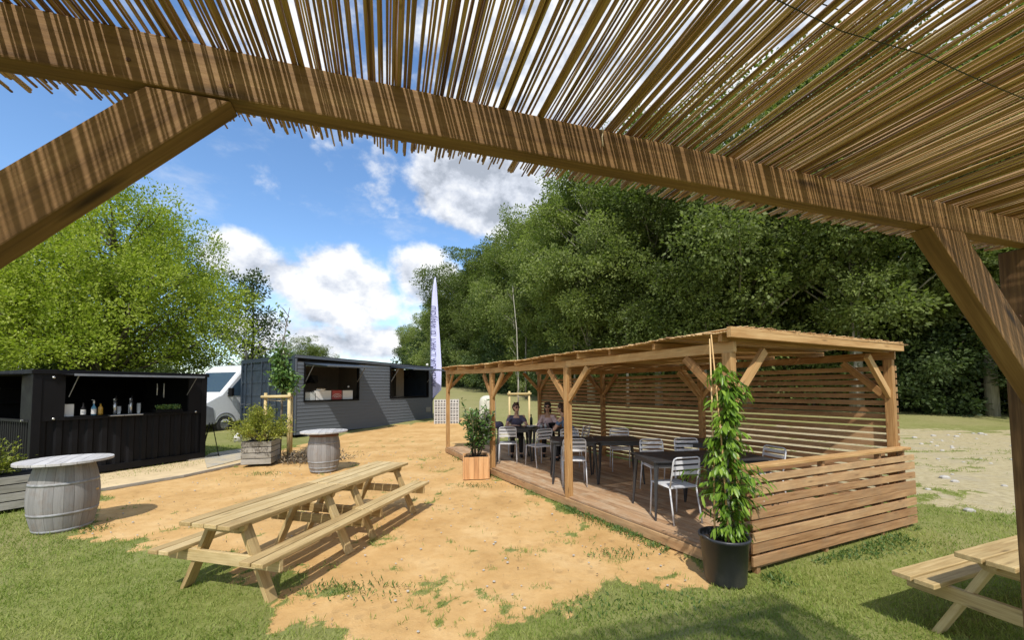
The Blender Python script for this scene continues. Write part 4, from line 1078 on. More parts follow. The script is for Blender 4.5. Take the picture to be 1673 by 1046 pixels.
# ------------------------------------------------------------------ black bar kiosk
def corr(mb, x0, x1, z0, z1, y, dep=.03, pitch=.24, axis='x', sgn=1, r=.5):
    """corrugated sheet: ribs run up; face at y, ribs go to y+sgn*dep"""
    pts = []; x = x0; 
    seq = [(0, 0), (.35, 0), (.5, 1), (.85, 1), (1., 0)]
    while x < x1-1e-6:
        for f, q in seq[:-1]:
            if x+f*pitch <= x1: pts.append((x+f*pitch, y+sgn*dep*q))
        x += pitch
    pts.append((x1, y))
    n = len(pts); vs = [(a, b, z) if axis == 'x' else (b, a, z) for z in (z0, z1) for a, b in pts]
    mb.add(vs, [(i, i+1, n+i+1, n+i) for i in range(n-1)], None, r)
def kiosk():
    rz = math.atan2(.912, .41)
    t = thing('black_bar_container', 'black shipping container turned into a bar with its serving hatch open, at the left', 'container', (-9.54, 7.86, 0), rz)
    L_, Dp, z0, z1 = 3.12, 3.5, .07, 2.30; m_ = M['black']
    ox0, ox1, oz0, oz1 = .46, 2.70, 1.32, 2.19
    # local y = inward
    f = MB(); 
    for x in (0, L_-.13):
        for y in (.065, Dp-.065): MB().box((x+.065, y, (z0+z1)/2), (.13, .13, z1-z0)).build('corner_post', m_, t, bevel=.006)
    w = MB(); corr(w, .13, L_-.13, z0+.14, oz0-.06, .055, .035, .235); 
    w.box((L_/2, .04, z0+.07), (L_-.262, .07, .14)); w.box((L_/2, .04, oz0-.03), (ox1-ox0+.10, .09, .058))
    w.box(((.13+ox0)/2, .045, (oz0-.06+z1-.08)/2), (ox0-.13, .06, z1-.08-oz0+.06)); w.box(((ox1+L_-.13)/2, .045, (oz0-.06+z1-.08)/2), (L_-.13-ox1, .06, z1-.08-oz0+.06))
    w.box((L_/2, .04, (oz1+z1-.08)/2), (ox1-ox0, .065, z1-.08-oz1))
    w.build('front_wall', m_, t)
    w = MB(); corr(w, .13, L_-.13, z0+.14, z1-.08, Dp-.05, .035, .235, sgn=-1); w.build('rear_wall', m_, t)
    w = MB(); corr(w, .13, Dp-.13, z0+.14, 1.25, .045, .03, .12, axis='y'); w.box((.04, Dp/2, z0+.07), (.07, Dp-.262, .14)); w.box((.04, .36, (1.25+2.2)/2), (.06, .46, .95)); w.box((.04, Dp-.3, (1.25+2.2)/2), (.06, .34, .95)); w.box((.04, Dp/2, 1.27), (.09, Dp-.262, .05))
    w.build('side_wall', m_, t)
    w = MB(); corr(w, .13, Dp-.13, z0+.1, z1-.08, L_-.05, .03, .235, axis='y', sgn=-1); w.build('side_wall', m_, t)
    MB().box((L_/2, Dp/2, z1-.035), (L_+.06, Dp+.06, .09)).build('roof', m_, t, bevel=.006)
    MB().box((L_/2, Dp/2, z0+.12), (L_-.2, Dp-.2, .04)).build('floor', M['dark_int'], t)
    # black back and side panels shaped to block light inside, with back shelves
    i_ = MB(); i_.box((L_/2, Dp-.5, 1.2), (L_-.12, .03, 2.1)); i_.box((L_-.12, Dp/2-.2, 1.2), (.03, Dp-.7, 2.1)); 
    for z in (1.2, 1.6, 1.95): i_.box((L_/2, Dp-.66, z), (L_-.5, .26, .03))
    i_.build('light_block_shelves', M['blackm'], t)
    # hatch flap propped out
    h_ = MB(); h_.beam((ox0-.05+1.14, .0, 2.225), (ox0-.05+1.14, -.55, 2.20), ox1-ox0+.1, .02, up=(0, 0, 1)); hp = h_.build('serving_hatch', m_, t)
    MB().box((ox0+1.12, -.555, 2.20), (ox1-ox0+.12, .018, .045)).build('edge_trim', M['alum'], hp)
    h_ = MB(); h_.beam((.0, 1.75, 2.225), (-.45, 1.75, 2.20), 2.5, .02); hp = h_.build('serving_hatch', m_, t)
    MB().box((-.455, 1.75, 2.20), (.018, 2.5, .045)).build('edge_trim', M['alum'], hp)
    for x in (ox0+.05, ox1-.05): MB().tube([(x, .0, 1.75), (x, -.42, 2.19)], .008, 6).build('gas_strut', M['alum'], t)
    MB().box(((ox0+ox1)/2, .16, oz0-.006), (ox1-ox0-.01, .34, .03)).build('counter', M['blackm'], t, bevel=.003)
    for x, z in ((.30, 1.30), (2.86, 1.30), (.28, 2.15)):
        k = MB(); k.tube([(x, .012, z), (x, -.02, z)], .022, 10); k.build('latch_knob', M['steel'], t, smooth=True)
    MB().tube([(-.02, .32, 1.28), (-.05, .32, 1.28)], .022, 10).build('latch_knob', M['steel'], t)
    for x, y in ((.6, .25), (2.95, .2), (.6, 3.2), (2.9, 3.2)): MB().box((x, y-.02, .036), (.42, .34, .07)).build('footing_slab', M['concrete'], t, bevel=.008)
    MB().box((1.5, -.10, .0), (.01, .01, .002)).build('pad', M['concrete'], t)
    # things on the counter
    Z = oz0+.0105; mt = t.matrix_basis if False else Matrix.Translation((-9.54, 7.86, 0)) @ Matrix.Rotation(rz, 4, 'Z')
    def W_(x, y, z): return tuple(mt @ Vector((x, y, z)))
    def pxs(px, y=.12):   # local x on the counter line seen at a pixel column
        d = cf + cr*((px-CX)/F_); o = mt.inverted() @ Vector((0, 0, EYE)); dd = mt.inverted().to_3x3() @ d; k = (y-o.y)/dd.y; return o.x+dd.x*k
    q = MB().box((0, 0, .13), (.16, .012, .26)).build('notice_sheet', M['paper']); q.location = W_(pxs(114), .10, Z); q.rotation_euler = (0, 0, rz); tag(q, 'pale notice sheet standing at the left end of the bar counter', 'sign')
    def bottle(nm, px, lab, glass, label, hh=.26, pump=False, rad=.040, capm='black'):
        b = thing(nm, lab, 'bottle', W_(pxs(px), .12, Z), rz)
        MB().lathe([(0, 0), (rad, 0), (rad, hh*.58), (rad*.8, hh*.68), (rad*.36, hh*.76), (rad*.34, hh*.95), (0, hh*.95)], 18).build('glass_body', M[glass], b, smooth=True)
        MB().lathe([(rad+.001, hh*.10), (rad+.001, hh*.50)], 18, cap=False).build('label_band', M[label], b, smooth=True)
        c_ = MB(); c_.lathe([(rad*.4, hh*.92), (rad*.4, hh*1.02), (0, hh*1.02)], 12)
        if pump: c_.tube([(0, 0, hh), (0, 0, hh*1.2), (-.04, 0, hh*1.22)], .006, 6); c_.ball((0, 0, hh*1.08), .018)
        c_.build('cap', M['white_box' if pump else capm], b, smooth=True)
    bottle('syrup_bottle', 139, 'dark bottle with a white label on the bar counter, leftmost of the three bottles', 'black', 'paper', .27)
    bottle('pump_bottle', 156, 'bottle with pale blue label and white pump on the bar counter', 'blue_lab', 'paper', .28, True)
    bottle('spirit_bottle', 167, 'amber bottle on the bar counter, rightmost of the three bottles', 'amber', 'amber', .27, capm='black')
    bt_ = thing('beer_tap', 'chrome double beer tap standing on a drip tray at the middle of the bar counter', 'beer tap', W_(pxs(205, .03), .03, Z-.03), rz)
    MB().box((0, -.06, .01), (.58, .22, .025)).build('drip_tray', M['steel'], bt_, bevel=.004)
    for x in (-.16, .12):
        c_ = MB(); c_.tube([(x, 0, .02), (x, 0, .36)], .026, 14); c_.ball((x, 0, .37), .032); cc = c_.build('column', M['steel'], bt_, smooth=True)
        n_ = MB(); n_.tube([(x, 0, .31), (x, -.09, .32), (x, -.10, .25)], .011, 8); n_.tube([(x, -.03, .35), (x, -.05, .46)], .012, 8); n_.build('tap_handle', M['black'], cc, smooth=True)
    for i, (px_, lab) in enumerate(((197, 'stack of clear plastic cups left of the beer taps'), (215, 'stack of clear plastic cups between the beer taps'), (229, 'tall stack of clear plastic cups right of the beer taps'))):
        c_ = MB(); 
        for k in range(4+i): c_.lathe([(.028, k*.03), (.036, .09+k*.03), (.034, .09+k*.03), (.026, k*.03+.004), (0, k*.03+.004)], 14, cap=False)
        o = c_.build('cup_stack', M['clearish'], None, smooth=True); o.location = W_(pxs(px_, .10), .10, Z); tag(o, lab, 'cups', 'stacks of cups on the bar')
    tr = thing('herb_tray', 'black tray of green herbs at the right end of the bar counter', 'tray', W_(pxs(275, .08), .08, Z), rz)
    MB().box((0, -.03, .025), (.56, .22, .08)).build('tray', M['blackm'], tr, bevel=.004)
    n = 500; P = np.stack([RNG.uniform(-.24, .24, n), RNG.uniform(-.12, .06, n), RNG.uniform(.06, .16, n)*1.0], -1); leaves('herbs', P, rdir(n)+np.array([0, 0, .8]), rdir(n)+np.array([0, -.6, .6]), .05, .02, M['leaf_laurel'], tr)
    for px_, lab, hh in ((258, 'thin pale rod hanging behind the herb tray, left of the two', .3), (269, 'thin pale rod hanging behind the herb tray, right of the two', .36)):
        o = MB().tube([(0, 0, 0), (0, 0, -hh)], .012, 8).build('hanging_tube', M['clearish'], None, smooth=True); o.location = W_(pxs(px_, .3), .3, 2.05); tag(o, lab, 'tube')
    og = thing('orange_bag', 'orange-red bag standing in the side hatch of the black bar', 'bag', W_(.15, .72, 1.32), rz)
    b_ = MB(); b_.prism([(-.10, 0), (.10, 0), (.12, .16), (.04, .26), (-.05, .27), (-.11, .15)], -.06, .06, ax='x'); b_.build('bag_body', M['orange_cloth'], og, bevel=.02)
    sl = MB(); sl.box((1.7, -.45, .0), (.3, .3, .003))
kiosk()
# paved strip in front of the kiosk, with a sleeper edge, and the grey slab beside it
def strip(name, px, z, m_, lab=None, th=.02):
    pts = [G(*p) for p in px]; mb = MB(); mb.prism([tuple(p) for p in pts], -.02, z); o = mb.build(name, m_); o['kind'] = 'structure'; return o
def b_slab(h):
    tc = h.nd('ShaderNodeTexCoord').outputs['Object']; n = h.noise(tc, 3, 6, .65); n2 = h.noise(tc, 40, 4, .7)
    h.out(h.bsdf(h.mix(h.mr(n, .4, .62), (.36, .34, .29), (.50, .42, .28)), .9, bump=n2, bstr=.3, bdist=.004))
M['slab'] = mat('sandy_concrete', b_slab)
def b_path(h):
    tc = h.nd('ShaderNodeTexCoord').outputs['Object']; n = h.noise(tc, 3, 6, .65); n2 = h.noise(tc, 60, 4, .7)
    h.out(h.bsdf(h.mix(h.mr(n, .35, .65), (.52, .40, .24), (.66, .52, .31)), .95, spec=.1, bump=n2, bstr=.4, bdist=.006))
M['path'] = mat('pale_sand_path', b_path)
strip('path', [(140, 806), (300, 779), (400, 757), (420, 746), (345, 749), (150, 775)], .028, M['path'])
strip('paved_slab', [(338, 768), (400, 752), (400, 735), (345, 743), (333, 750)], .045, M['slab'])
kb = MB(); a = Vector((*G(140, 807), .02)); b = Vector((*G(300, 780), .02)); c = Vector((*G(398, 758.5), .02))
kb.beam(a, b, .035, .05); kb.beam(b, c, .035, .05); kbo = kb.build('timber_edging', M['grey_wood']); tag(kbo, 'thin timber edging board along the pale sand path by the black bar', 'edging')

# ------------------------------------------------------------------ grey kitchen container
def grey_container():
    rz = math.atan2(.821, .571); ox, oy = -8.364, 15.201
    t = thing('grey_food_container', 'long grey weatherboarded food container with two open serving hatches', 'container', (ox, oy, 0), rz)
    mt = Matrix.Translation((ox, oy, 0)) @ Matrix.Rotation(rz, 4, 'Z')
    L_, Dp, z0 = 7.17, 4.75, .13
    def zt_(x): return 3.23-.19*x/L_
    wins = [(.33, 2.76, 1.39, 2.94), (4.41, 6.88, 1.44, 2.96)]
    # weatherboards
    mb = MB(); z = z0; bh = .142
    while z < 3.0:
        z1_ = z+bh-.004; segs = [(0., L_)]
        for (a, b, c, d) in wins:
            if z1_ > c+.02 and z < d-.02:
                ns = []
                for (p, q) in segs:
                    if b <= p or a >= q: ns.append((p, q)); continue
                    if a > p: ns.append((p, a))
                    if b < q: ns.append((b, q))
                segs = ns
        for p, q in segs:
            if q-p < .02: continue
            zt1 = min(z1_, zt_(q)-.11)
            mb.add([(p, -.026, z), (q, -.026, z), (q, -.010, zt1), (p, -.010, zt1), (p, .03, z), (q, .03, z), (q, .03, zt1), (p, .03, zt1)], [(0, 1, 2, 3), (0, 4, 5, 1), (3, 2, 6, 7), (0, 3, 7, 4), (1, 5, 6, 2)])
        z += bh
    mb.build('weatherboards', M['clad'], t)
    tr = MB(); tr.beam((-.02, -.03, zt_(0)-.06), (L_+.02, -.03, zt_(L_)-.06), .06, .12); tr.box((.02, -.025, 1.6), (.05, .05, 2.95)); tr.box((L_-.02, -.025, 1.55), (.05, .05, 2.8)); tr.build('corner_trim', M['clad'], t, bevel=.004)
    rf = MB(); rf.add([(-.02, -.06, zt_(0)), (L_+.02, -.06, zt_(L_)), (L_+.02, Dp, zt_(L_)), (-.02, Dp, zt_(0)), (-.02, -.06, zt_(0)-.05), (L_+.02, -.06, zt_(L_)-.05), (L_+.02, Dp, zt_(L_)-.05), (-.02, Dp, zt_(0)-.05)], [(0, 1, 2, 3), (7, 6, 5, 4), (4, 5, 1, 0), (6, 7, 3, 2), (5, 6, 2, 1), (7, 4, 0, 3)]); rf.build('roof', M['navy'], t)
    o_ = MB(); o_.box((L_-.03, Dp/2, 1.55), (.05, Dp-.1, 2.8)); o_.box((L_/2, Dp-.03, 1.55), (L_-.1, .05, 2.8)); o_.build('outer_wall', M['navy'], t)
    for x in (.8, 3.3, 5.6): MB().box((x, .25, .06), (.5, .4, .14)).build('footing_block', M['concrete'], t)
    MB().box((L_/2, .45, .07), (L_-.1, .04, .15)).build('underside_shade_board', M['blackm'], t)  # black board added as the shade in the gap under the container
    # interior
    i_ = MB(); i_.box((L_/2, Dp*.62, 1.6), (L_-.2, .03, 2.75)); i_.box((L_/2, Dp*.31, .3), (L_-.2, Dp*.6, .03)); i_.box((3.6, Dp*.31, 1.6), (.04, Dp*.6, 2.75)); i_.box((.07, 1.4, 1.6), (.03, 2.7, 2.75)); i_.build('interior_lining', M['brown_int'], t)
    k = MB(); k.box((1.6, 2.3, 2.35), (.9, .5, .35)); k.box((.5, 1.2, 2.45), (.35, 1.6, .05)); k.build('extractor_hood', M['dark_int'], t)
    MB().box((6.0, 1.2, 2.0), (.5, .06, 1.9)).build('partition', M['brown_int'], t)
    for (a, b, c, d) in wins:
        fr = MB(); th = .05
        fr.box(((a+b)/2, 0, c+.02), (b-a, .13, .055)); fr.box(((a+b)/2, 0, d-.02), (b-a, .13, .055)); fr.box((a+.025, 0, (c+d)/2), (.05, .128, d-c-.10)); fr.box((b-.025, 0, (c+d)/2), (.05, .128, d-c-.10)); fr.build('hatch_frame', M['blackm'], t)
        fl = MB(); fl.beam(((a+b)/2, -.05, d-.03), ((a+b)/2, -1.70, d-.20), b-a-.02, .035, up=(0, 0, 1)); f_ = fl.build('hatch_flap', M['navy'], t)
        g = MB(); g.beam(((a+b)/2, -1.69, d-.20), ((a+b)/2, -1.72, d-.203), b-a, .055); g.build('edge_trim', M['clad'], f_)
        for x in (a+.08, b-.08): MB().tube([(x, -.02, d-.75), (x, -.62, d-.10)], .014, 6).build('gas_strut', M['alum'], t)
    def W_(x, y, z): return tuple(mt @ Vector((x, y, z)))
    inv = mt.inverted(); o0_ = inv @ Vector((0, 0, EYE))
    def pxs(px, y):
        d = inv.to_3x3() @ (cf + cr*((px-CX)/F_)); return o0_.x+d.x*(y-o0_.y)/d.y
    c0 = 1.39+.05
    MB().box((1.54, .35, c0-.02), (2.3, .6, .04)).build('counter', M['dark_int'], t)
    MB().box((5.64, .35, 1.47), (2.3, .6, .04)).build('counter', M['dark_int'], t)
    def boxthing(nm, p0, p1, h_, y, m_, lab, cat, dep=.30):
        x0, x1 = pxs(p0, y), pxs(p1, y); b = thing(nm, lab, cat, W_((x0+x1)/2, y+dep/2, c0), rz); w = x1-x0
        q = MB(); q.box((0, 0, h_/2), (w-.01, dep, h_)); q.build('case_body', M[m_], b, bevel=.01); q = MB(); q.box((0, 0, h_+.012), (w, dep+.01, .022)); q.build('top_plate', M[m_], b, bevel=.004)
        return b, w
    boxthing('glass_counter_case', 499, 516, .30, .12, 'clearish', 'greyish glass counter case at the left end of the left serving hatch', 'counter case')
    boxthing('white_counter_case', 517, 542, .36, .12, 'white_box', 'white counter case left of the red panel in the left serving hatch', 'counter case')
    b, w = boxthing('red_counter_case', 543.5, 559, .37, .10, 'red_box', 'dark red counter case with white arcs in the left serving hatch', 'counter case')
    for i, r_ in enumerate((.06, .12, .18)):
        mb = MB(); mb.tube([(r_*math.cos(q)*1.25, -.158, .06+r_*math.sin(q)) for q in np.linspace(.35, math.pi-.35, 14)], .010, 5); mb.build('emblem_arc', M['white_box'], b)
    boxthing('white_counter_case', 560.5, 577, .36, .12, 'white_box', 'white counter case right of the red panel in the left serving hatch', 'counter case')
    hp = thing('food_dish', 'small dish of food on top of the left white counter case', 'dish', W_(pxs(522, .2)+.1, .25, c0+.385), rz); MB().lathe([(0, 0), (.14, 0), (.2, .06), (.19, .06), (0, .02)], 18).build('dish', M['crock'], hp, smooth=True)
    fb = MB(); 
    for k in range(10): fb.ball((random.uniform(-.12, .12), random.uniform(-.12, .12), .06), .05, .04, .04, 8, 6)
    fb.build('food', M['cane'], hp, smooth=True)
    o = MB().ball((0, 0, 0), .045).build('white_lamp_bulb', M['bulb'], None, smooth=True); o.location = W_(pxs(569.5, .5), .5, 1.99); tag(o, 'small round white bulb above the right white counter case', 'bulb')
    for px_, y, z, lab in ((669, .9, 2.75, 'dark cone pendant lamp hanging in the right serving hatch'), (508, 1.0, 2.45, 'dark flat pendant lamp hanging in the left serving hatch')):
        p = thing('pendant_lamp', lab, 'lamp', W_(pxs(px_, y), y, z), rz); MB().lathe([(.03, 0), (.05, -.08), (.20, -.30), (.19, -.30), (.03, -.06)], 20, cap=False).build('lamp_shade', M['blackm'], p, smooth=True); MB().tube([(0, 0, 0), (0, 0, .3)], .008, 6).build('cord', M['blackm'], p)
    MB().box((pxs(700, -.03), -.036, .78), (.34, .014, .24)).build('plate_sign', M['alum'], t)
    MB().ball((pxs(698, .3), .3, 3.16), .07).build('roof_lamp', M['bulb'], t, smooth=True)
    # end with container doors (local x = 0 plane)
    fr = MB()
    for y in (.06, Dp-.06): fr.box((.03, y, 1.66), (.14, .12, 3.06))
    fr.box((.03, Dp/2, 3.12), (.13, Dp-.24, .14)); fr.box((.03, Dp/2, .2), (.13, Dp-.24, .16)); fr.build('end_frame', M['navy'], t, bevel=.006)
    for y0_, y1_ in ((.13, Dp/2-.01), (Dp/2+.01, Dp-.13)):
        d = MB(); d.box((.04, (y0_+y1_)/2, 1.66), (.05, y1_-y0_, 2.74))
        yy = y0_+.16
        for z in (.55, 1.11, 1.66, 2.22, 2.77):
            d.box((.005, (y0_+y1_)/2, z), (.022, y1_-y0_-.16, .10))
        do = d.build('container_door', M['navy'], t, bevel=.004)
        for y in (y0_+.35, y1_-.35, (y0_+y1_)/2+.2):
            q = MB(); q.tube([(-.03, y, .2), (-.03, y, 3.12)], .022, 8)
            for z in (.35, 1.0, 2.2, 2.95): q.box((-.015, y, z), (.035, .12, .06))
            q.build('lock_rod', M['navy'], do)
            q = MB(); q.tube([(-.05, y, 1.25), (-.055, y+.42, 1.22)], .014, 6); q.build('lock_handle', M['alum'], do)
        for z in (.5, 1.1, 2.2, 2.8): 
            q = MB(); q.box((-.01, y1_ if y1_ > Dp/2+.2 else y0_, z), (.06, .12, .10)); q.build('hinge', M['navy'], do)
    return W_, pxs
grey_container()

# ------------------------------------------------------------------ white van
def van():
    f = Vector((-.30, -.955, 0)).normalized(); rz = math.atan2(f.y, f.x)
    gx, gy = -12.75, 17.6; side = Vector((-f.y, f.x, 0))      # left of the van
    # nearest side is the van's left one; wheel centre below pixel 372
    t = thing('white_van', 'white panel van with grey bumper parked behind the grey container', 'van', (gx, gy, .0), rz)
    t.scale = (1.08, 1.08, 1.08)
    # local x forward, y left; visible side at y=0 outwards to +y? camera lies on the left-hand side
    sgn = 1
    prof = [(-4.6, .42), (-4.6, 2.6), (-4.4, 2.80), (-1.25, 2.86), (-.9, 2.78), (-.62, 2.58), (.20, 1.60), (.36, 1.48), (.84, 1.22), (1.0, 1.03), (1.05, .75), (1.06, .42)]
    W2 = 2.1
    def section(prof, y0, y1, inset=.0): pass
    mb = MB(); ys = [(0, .10), (-.06, .0), (-W2+.06, .0), (-W2, .10)]
    n = len(prof); vs = []
    cx = -1.2; cz = 1.5
    for y, ins in ys:
        for (x, z) in prof:
            xx = x-ins*(1 if x > cx else -1)*.6; zz = z-ins*(1 if z > cz else 0)*.8; vs.append((xx, y, zz))
    fs = [tuple(range(n)), tuple(range(3*n, 4*n))[::-1]]
    for k in range(3):
        for i in range(n): fs.append((k*n+i, (k+1)*n+i, (k+1)*n+(i+1) % n, k*n+(i+1) % n))
    b = MB().add(vs, fs).build('body', M['van_white'], t, bevel=.03); b.data.polygons.foreach_set('use_smooth', [False]*len(b.data.polygons))
    # windscreen: proud of the slope between (.32,2.58) and (.98,1.62)
    def slab_on(p, q, y0, y1, th, nm, m_, par=t):
        d = Vector((q[0]-p[0], 0, q[1]-p[1])).normalized(); nn = Vector((-d.z, 0, d.x)); nn = nn if nn.z > 0 else -nn
        P_ = [Vector((p[0], y0, p[1])), Vector((q[0], y0+.04, q[1])), Vector((q[0], y1-.04, q[1])), Vector((p[0], y1, p[1]))]
        MB().add([v+nn*.002 for v in P_]+[v+nn*th for v in P_], [(0, 1, 2, 3), (7, 6, 5, 4)]+[(i, 4+i, 4+(i+1) % 4, (i+1) % 4) for i in range(4)]).build(nm, m_, par)
    slab_on((-.56, 2.50), (.15, 1.66), -.16, -W2+.16, .012, 'windscreen', M['vglass'])
    w = MB(); w.prism([(-.85, 2.32), (-.68, 2.32), (-.06, 1.62), (-.12, 1.50), (-1.3, 1.50), (-1.3, 2.32)], .002, .012); 
    w.v = [(x, z_-.0, y) for (x, y, z_) in w.v]; w.build('side_window', M['vglass'], t)
    w = MB(); w.prism([(.42, .38), (1.09, .38), (1.10, .80), (1.02, 1.02), (.80, 1.14), (.50, 1.02), (.44, .62)], .004, .03); w.v = [(x, z_, y) for (x, y, z_) in w.v]; 
    w.box((1.06, -W2/2, .60), (.14, W2-.02, .46)); w.build('bumper', M['van_grey'], t, bevel=.02)
    MB().box((1.05, -W2/2, .98), (.08, 1.1, .20)).build('grille', M['blackm'], t, bevel=.02)
    for y in (-.22, -W2+.22): 
        q = MB(); q.ball((.90, y, 1.10), .15, .16, .20, 16, 10); q.build('headlight', M['clearish'], t, smooth=True)
    q = MB(); q.box((-.10, .17, 1.66), (.12, .20, .34)); q.tube([(-.10, 0, 1.5), (-.10, .12, 1.54)], .03, 6); q.build('wing_mirror', M['blackm'], t, bevel=.03)
    for x in (0., -3.2):
        for y in (-.02, -W2+.22):
            ty = MB(); pr_ = [(.20, -.10), (.335, -.11), (.35, -.08), (.35, .08), (.335, .11), (.20, .10)]
            n_ = 32; vs = []; 
            for (rr, yy) in pr_:
                for k in range(n_): a = 2*math.pi*k/n_; vs.append((x+.75+rr*math.cos(a)-.75, y+yy-.08, .35+rr*math.sin(a)))
            fs = [(i*n_+k, i*n_+(k+1) % n_, (i+1)*n_+(k+1) % n_, (i+1)*n_+k) for i in range(5) for k in range(n_)]
            wh = MB().add(vs, fs).build('wheel', M['tyre'], t, smooth=True)
            rm = MB(); rm.tube([(x, y-.12, .35), (x, y+.0, .35)], .20, 20); 
            for k in range(7): a = 2*math.pi*k/7; rm.tube([(x+.13*math.cos(a), y-.01, .35+.13*math.sin(a)), (x+.13*math.cos(a), y+.015, .35+.13*math.sin(a))], .028, 8)
            rm.build('rim', M['rim'], wh)
    for x in (0., -3.2):   # dark wheel arch ring on the near side
        q = MB(); q.tube([(x+.43*math.cos(a), .004, .37+.43*math.sin(a)) for a in np.linspace(0, math.pi, 15)], .03, 6); q.build('wheel_arch', M['van_grey'], t, smooth=True)
    return t
van()

# ------------------------------------------------------------------ flag
def flag():
    gx, gy = G(707, 693); gy_ = gy; t = thing('feather_flag', 'tall narrow lilac-white feather flag with dark lettering beside the grey container', 'flag', (gx, gy, 0))
    k = gy/645.
    z = lambda py: 1.85+(636.5-py)*k
    xo = lambda px: (px-707)*k
    out = [(703.5, 700), (704, 640), (704, 560), (705, 500), (707, 465), (710.5, 450), (713, 455), (714, 480), (716, 520), (719, 560), (721.5, 600), (721, 640), (713, 642), (706, 655)]
    L_ = [(703.8, y) for y in (668, 640, 600, 560, 520)]+[(705, 490), (707, 465), (710.5, 451)]
    R_ = [(707.5, 652), (721, 638), (721.5, 600), (719, 560), (716, 520), (714.5, 490), (713, 465), (711, 451)]
    vs = []; fs = []
    nx = 7
    for (a, b) in zip(L_, R_):
        for i in range(nx):
            f = i/(nx-1); px = a[0]+(b[0]-a[0])*f; py = a[1]+(b[1]-a[1])*f; vs.append((xo(px), .05*math.sin(f*5+py*.02)*f, z(py)))
    for j in range(len(L_)-1):
        for i in range(nx-1): fs.append((j*nx+i, j*nx+i+1, (j+1)*nx+i+1, (j+1)*nx+i))
    o = MB().add(vs, fs).build('banner', M['flag'], t, smooth=True); s_ = o.modifiers.new('s', 'SOLIDIFY'); s_.thickness = .006
    MB().tube([(xo(703.4), 0, 0), (xo(703.4), 0, z(640)), (xo(703.3), 0, z(520)), (xo(705.5), 0, z(478)), (xo(710), 0, z(450))], [.03, .025, .018, .012, .008], 8).build('pole', M['alum'], t, smooth=True)
    MB().lathe([(.0, .0), (.32, .0), (.30, .05), (.05, .07), (0, .07)], 20, (xo(703.4), 0, 0)).build('base', M['blackm'], t)
    c = bpy.data.curves.new('lettering', 'FONT'); c.body = "ANDRUA L'ART D'ANJOU"; c.size = .43; c.space_character = 1.15; c.extrude = .002
    tmp = bpy.data.objects.new('lettering_curve', c); COL.objects.link(tmp); bpy.context.view_layer.update()
    me = bpy.data.meshes.new_from_object(tmp.evaluated_get(bpy.context.evaluated_depsgraph_get())); bpy.data.objects.remove(tmp)
    Ln = max(v.co.x for v in me.vertices); tgt = z(500)-z(633)
    for v in me.vertices:
        x, y, zz = v.co; v.co = (xo(712.2)-y*.95+.0, -.062+zz, z(633)+x*tgt/Ln)
    me.materials.clear(); me.materials.append(M['ink']); lo = bpy.data.objects.new('lettering', me); COL.objects.link(lo); lo.parent = o
flag()
# white crates stacked behind the flag
def crates():
    gx, gy = G(711, 699); k = gy/645; wpx = 16
    w = .56; d = .40; hh = .165
    proto = None; z = 0; n = 0
    for ci in range(2):
        for r_ in range(8):
            if proto is None:
                t = thing('drinks_crate', 'x', 'crate', (0, 0, 0)); proto = t
                mb = MB()
                for sy in (-1, 1):
                    for zz in (.012, .08, .150): mb.box((0, sy*d/2, zz), (w, .02, .028))
                    for x in np.linspace(-w/2+.012, w/2-.012, 5): mb.box((x, sy*d/2, .081), (.03, .018, .13))
                for sx in (-1, 1):
                    for zz in (.012, .08, .150): mb.box((sx*w/2, 0, zz), (.02, d, .028))
                    for y in np.linspace(-d/2+.03, d/2-.03, 4): mb.box((sx*w/2, y, .081), (.018, .03, .13))
                mb.build('lattice', M['crate_white'], t); MB().box((0, 0, .01), (w-.02, d-.02, .012)).build('base', M['crate_white'], t)
                bo = MB()
                for x in np.linspace(-w/2+.07, w/2-.07, 4):
                    for y in (-.10, .08): bo.lathe([(0, .02), (.035, .02), (.035, .12), (.015, .145), (0, .145)], 8, (x, y, 0))
                bo.build('bottles', M['blackm'], t)
                c = t
            else: c = dup(proto)
            c.location = (gx+.24+ci*.60, gy+.1+ci*.05, r_*.168); c.rotation_euler = (0, 0, R(4))
            nm = ['bottom', 'second', 'third', 'fourth', 'fifth', 'sixth', 'seventh', 'topmost'][r_]
            c['label'] = f"dirty white drinks crate, {nm} from the ground in the {'left' if ci == 0 else 'right'} stack behind the far post" if 0 < r_ < 7 else f"dirty white drinks crate, {nm} in the {'left' if ci == 0 else 'right'} stack behind the far post"
            c['group'] = 'white drinks crates stacked by the flag'
crates()
# cream cover
cc = thing('covered_heater', 'tall cream cloth cover with a rounded top standing behind the laurel', 'cover', (-.84, 13.4, 0))
MB().lathe([(.27, 0), (.28, .5), (.28, 1.2), (.27, 1.42), (.23, 1.54), (.14, 1.60), (0, 1.62)], 28).build('cloth', M['cream'], cc, smooth=True)
# small stuff near the black kiosk
sb = thing('sandwich_board', 'black sandwich board seen edge-on between the black bar and the van', 'sign', (*G(343, 748), 0), R(128))
for s_ in (-1, 1):
    q = MB(); q.beam((0, s_*.20, 0), (0, s_*.03, .95), .5, .02, up=(0, 1, 0)); q.build('panel', M['blackm'], sb)
wb = thing('white_canister', 'small white canister standing on the slab beside the van wheel', 'canister', (*G(389, 723), 0))
MB().lathe([(0, 0), (.13, 0), (.13, .24), (.07, .28), (.05, .33), (0, .33)], 16).build('body', M['white_box'], wb, smooth=True)
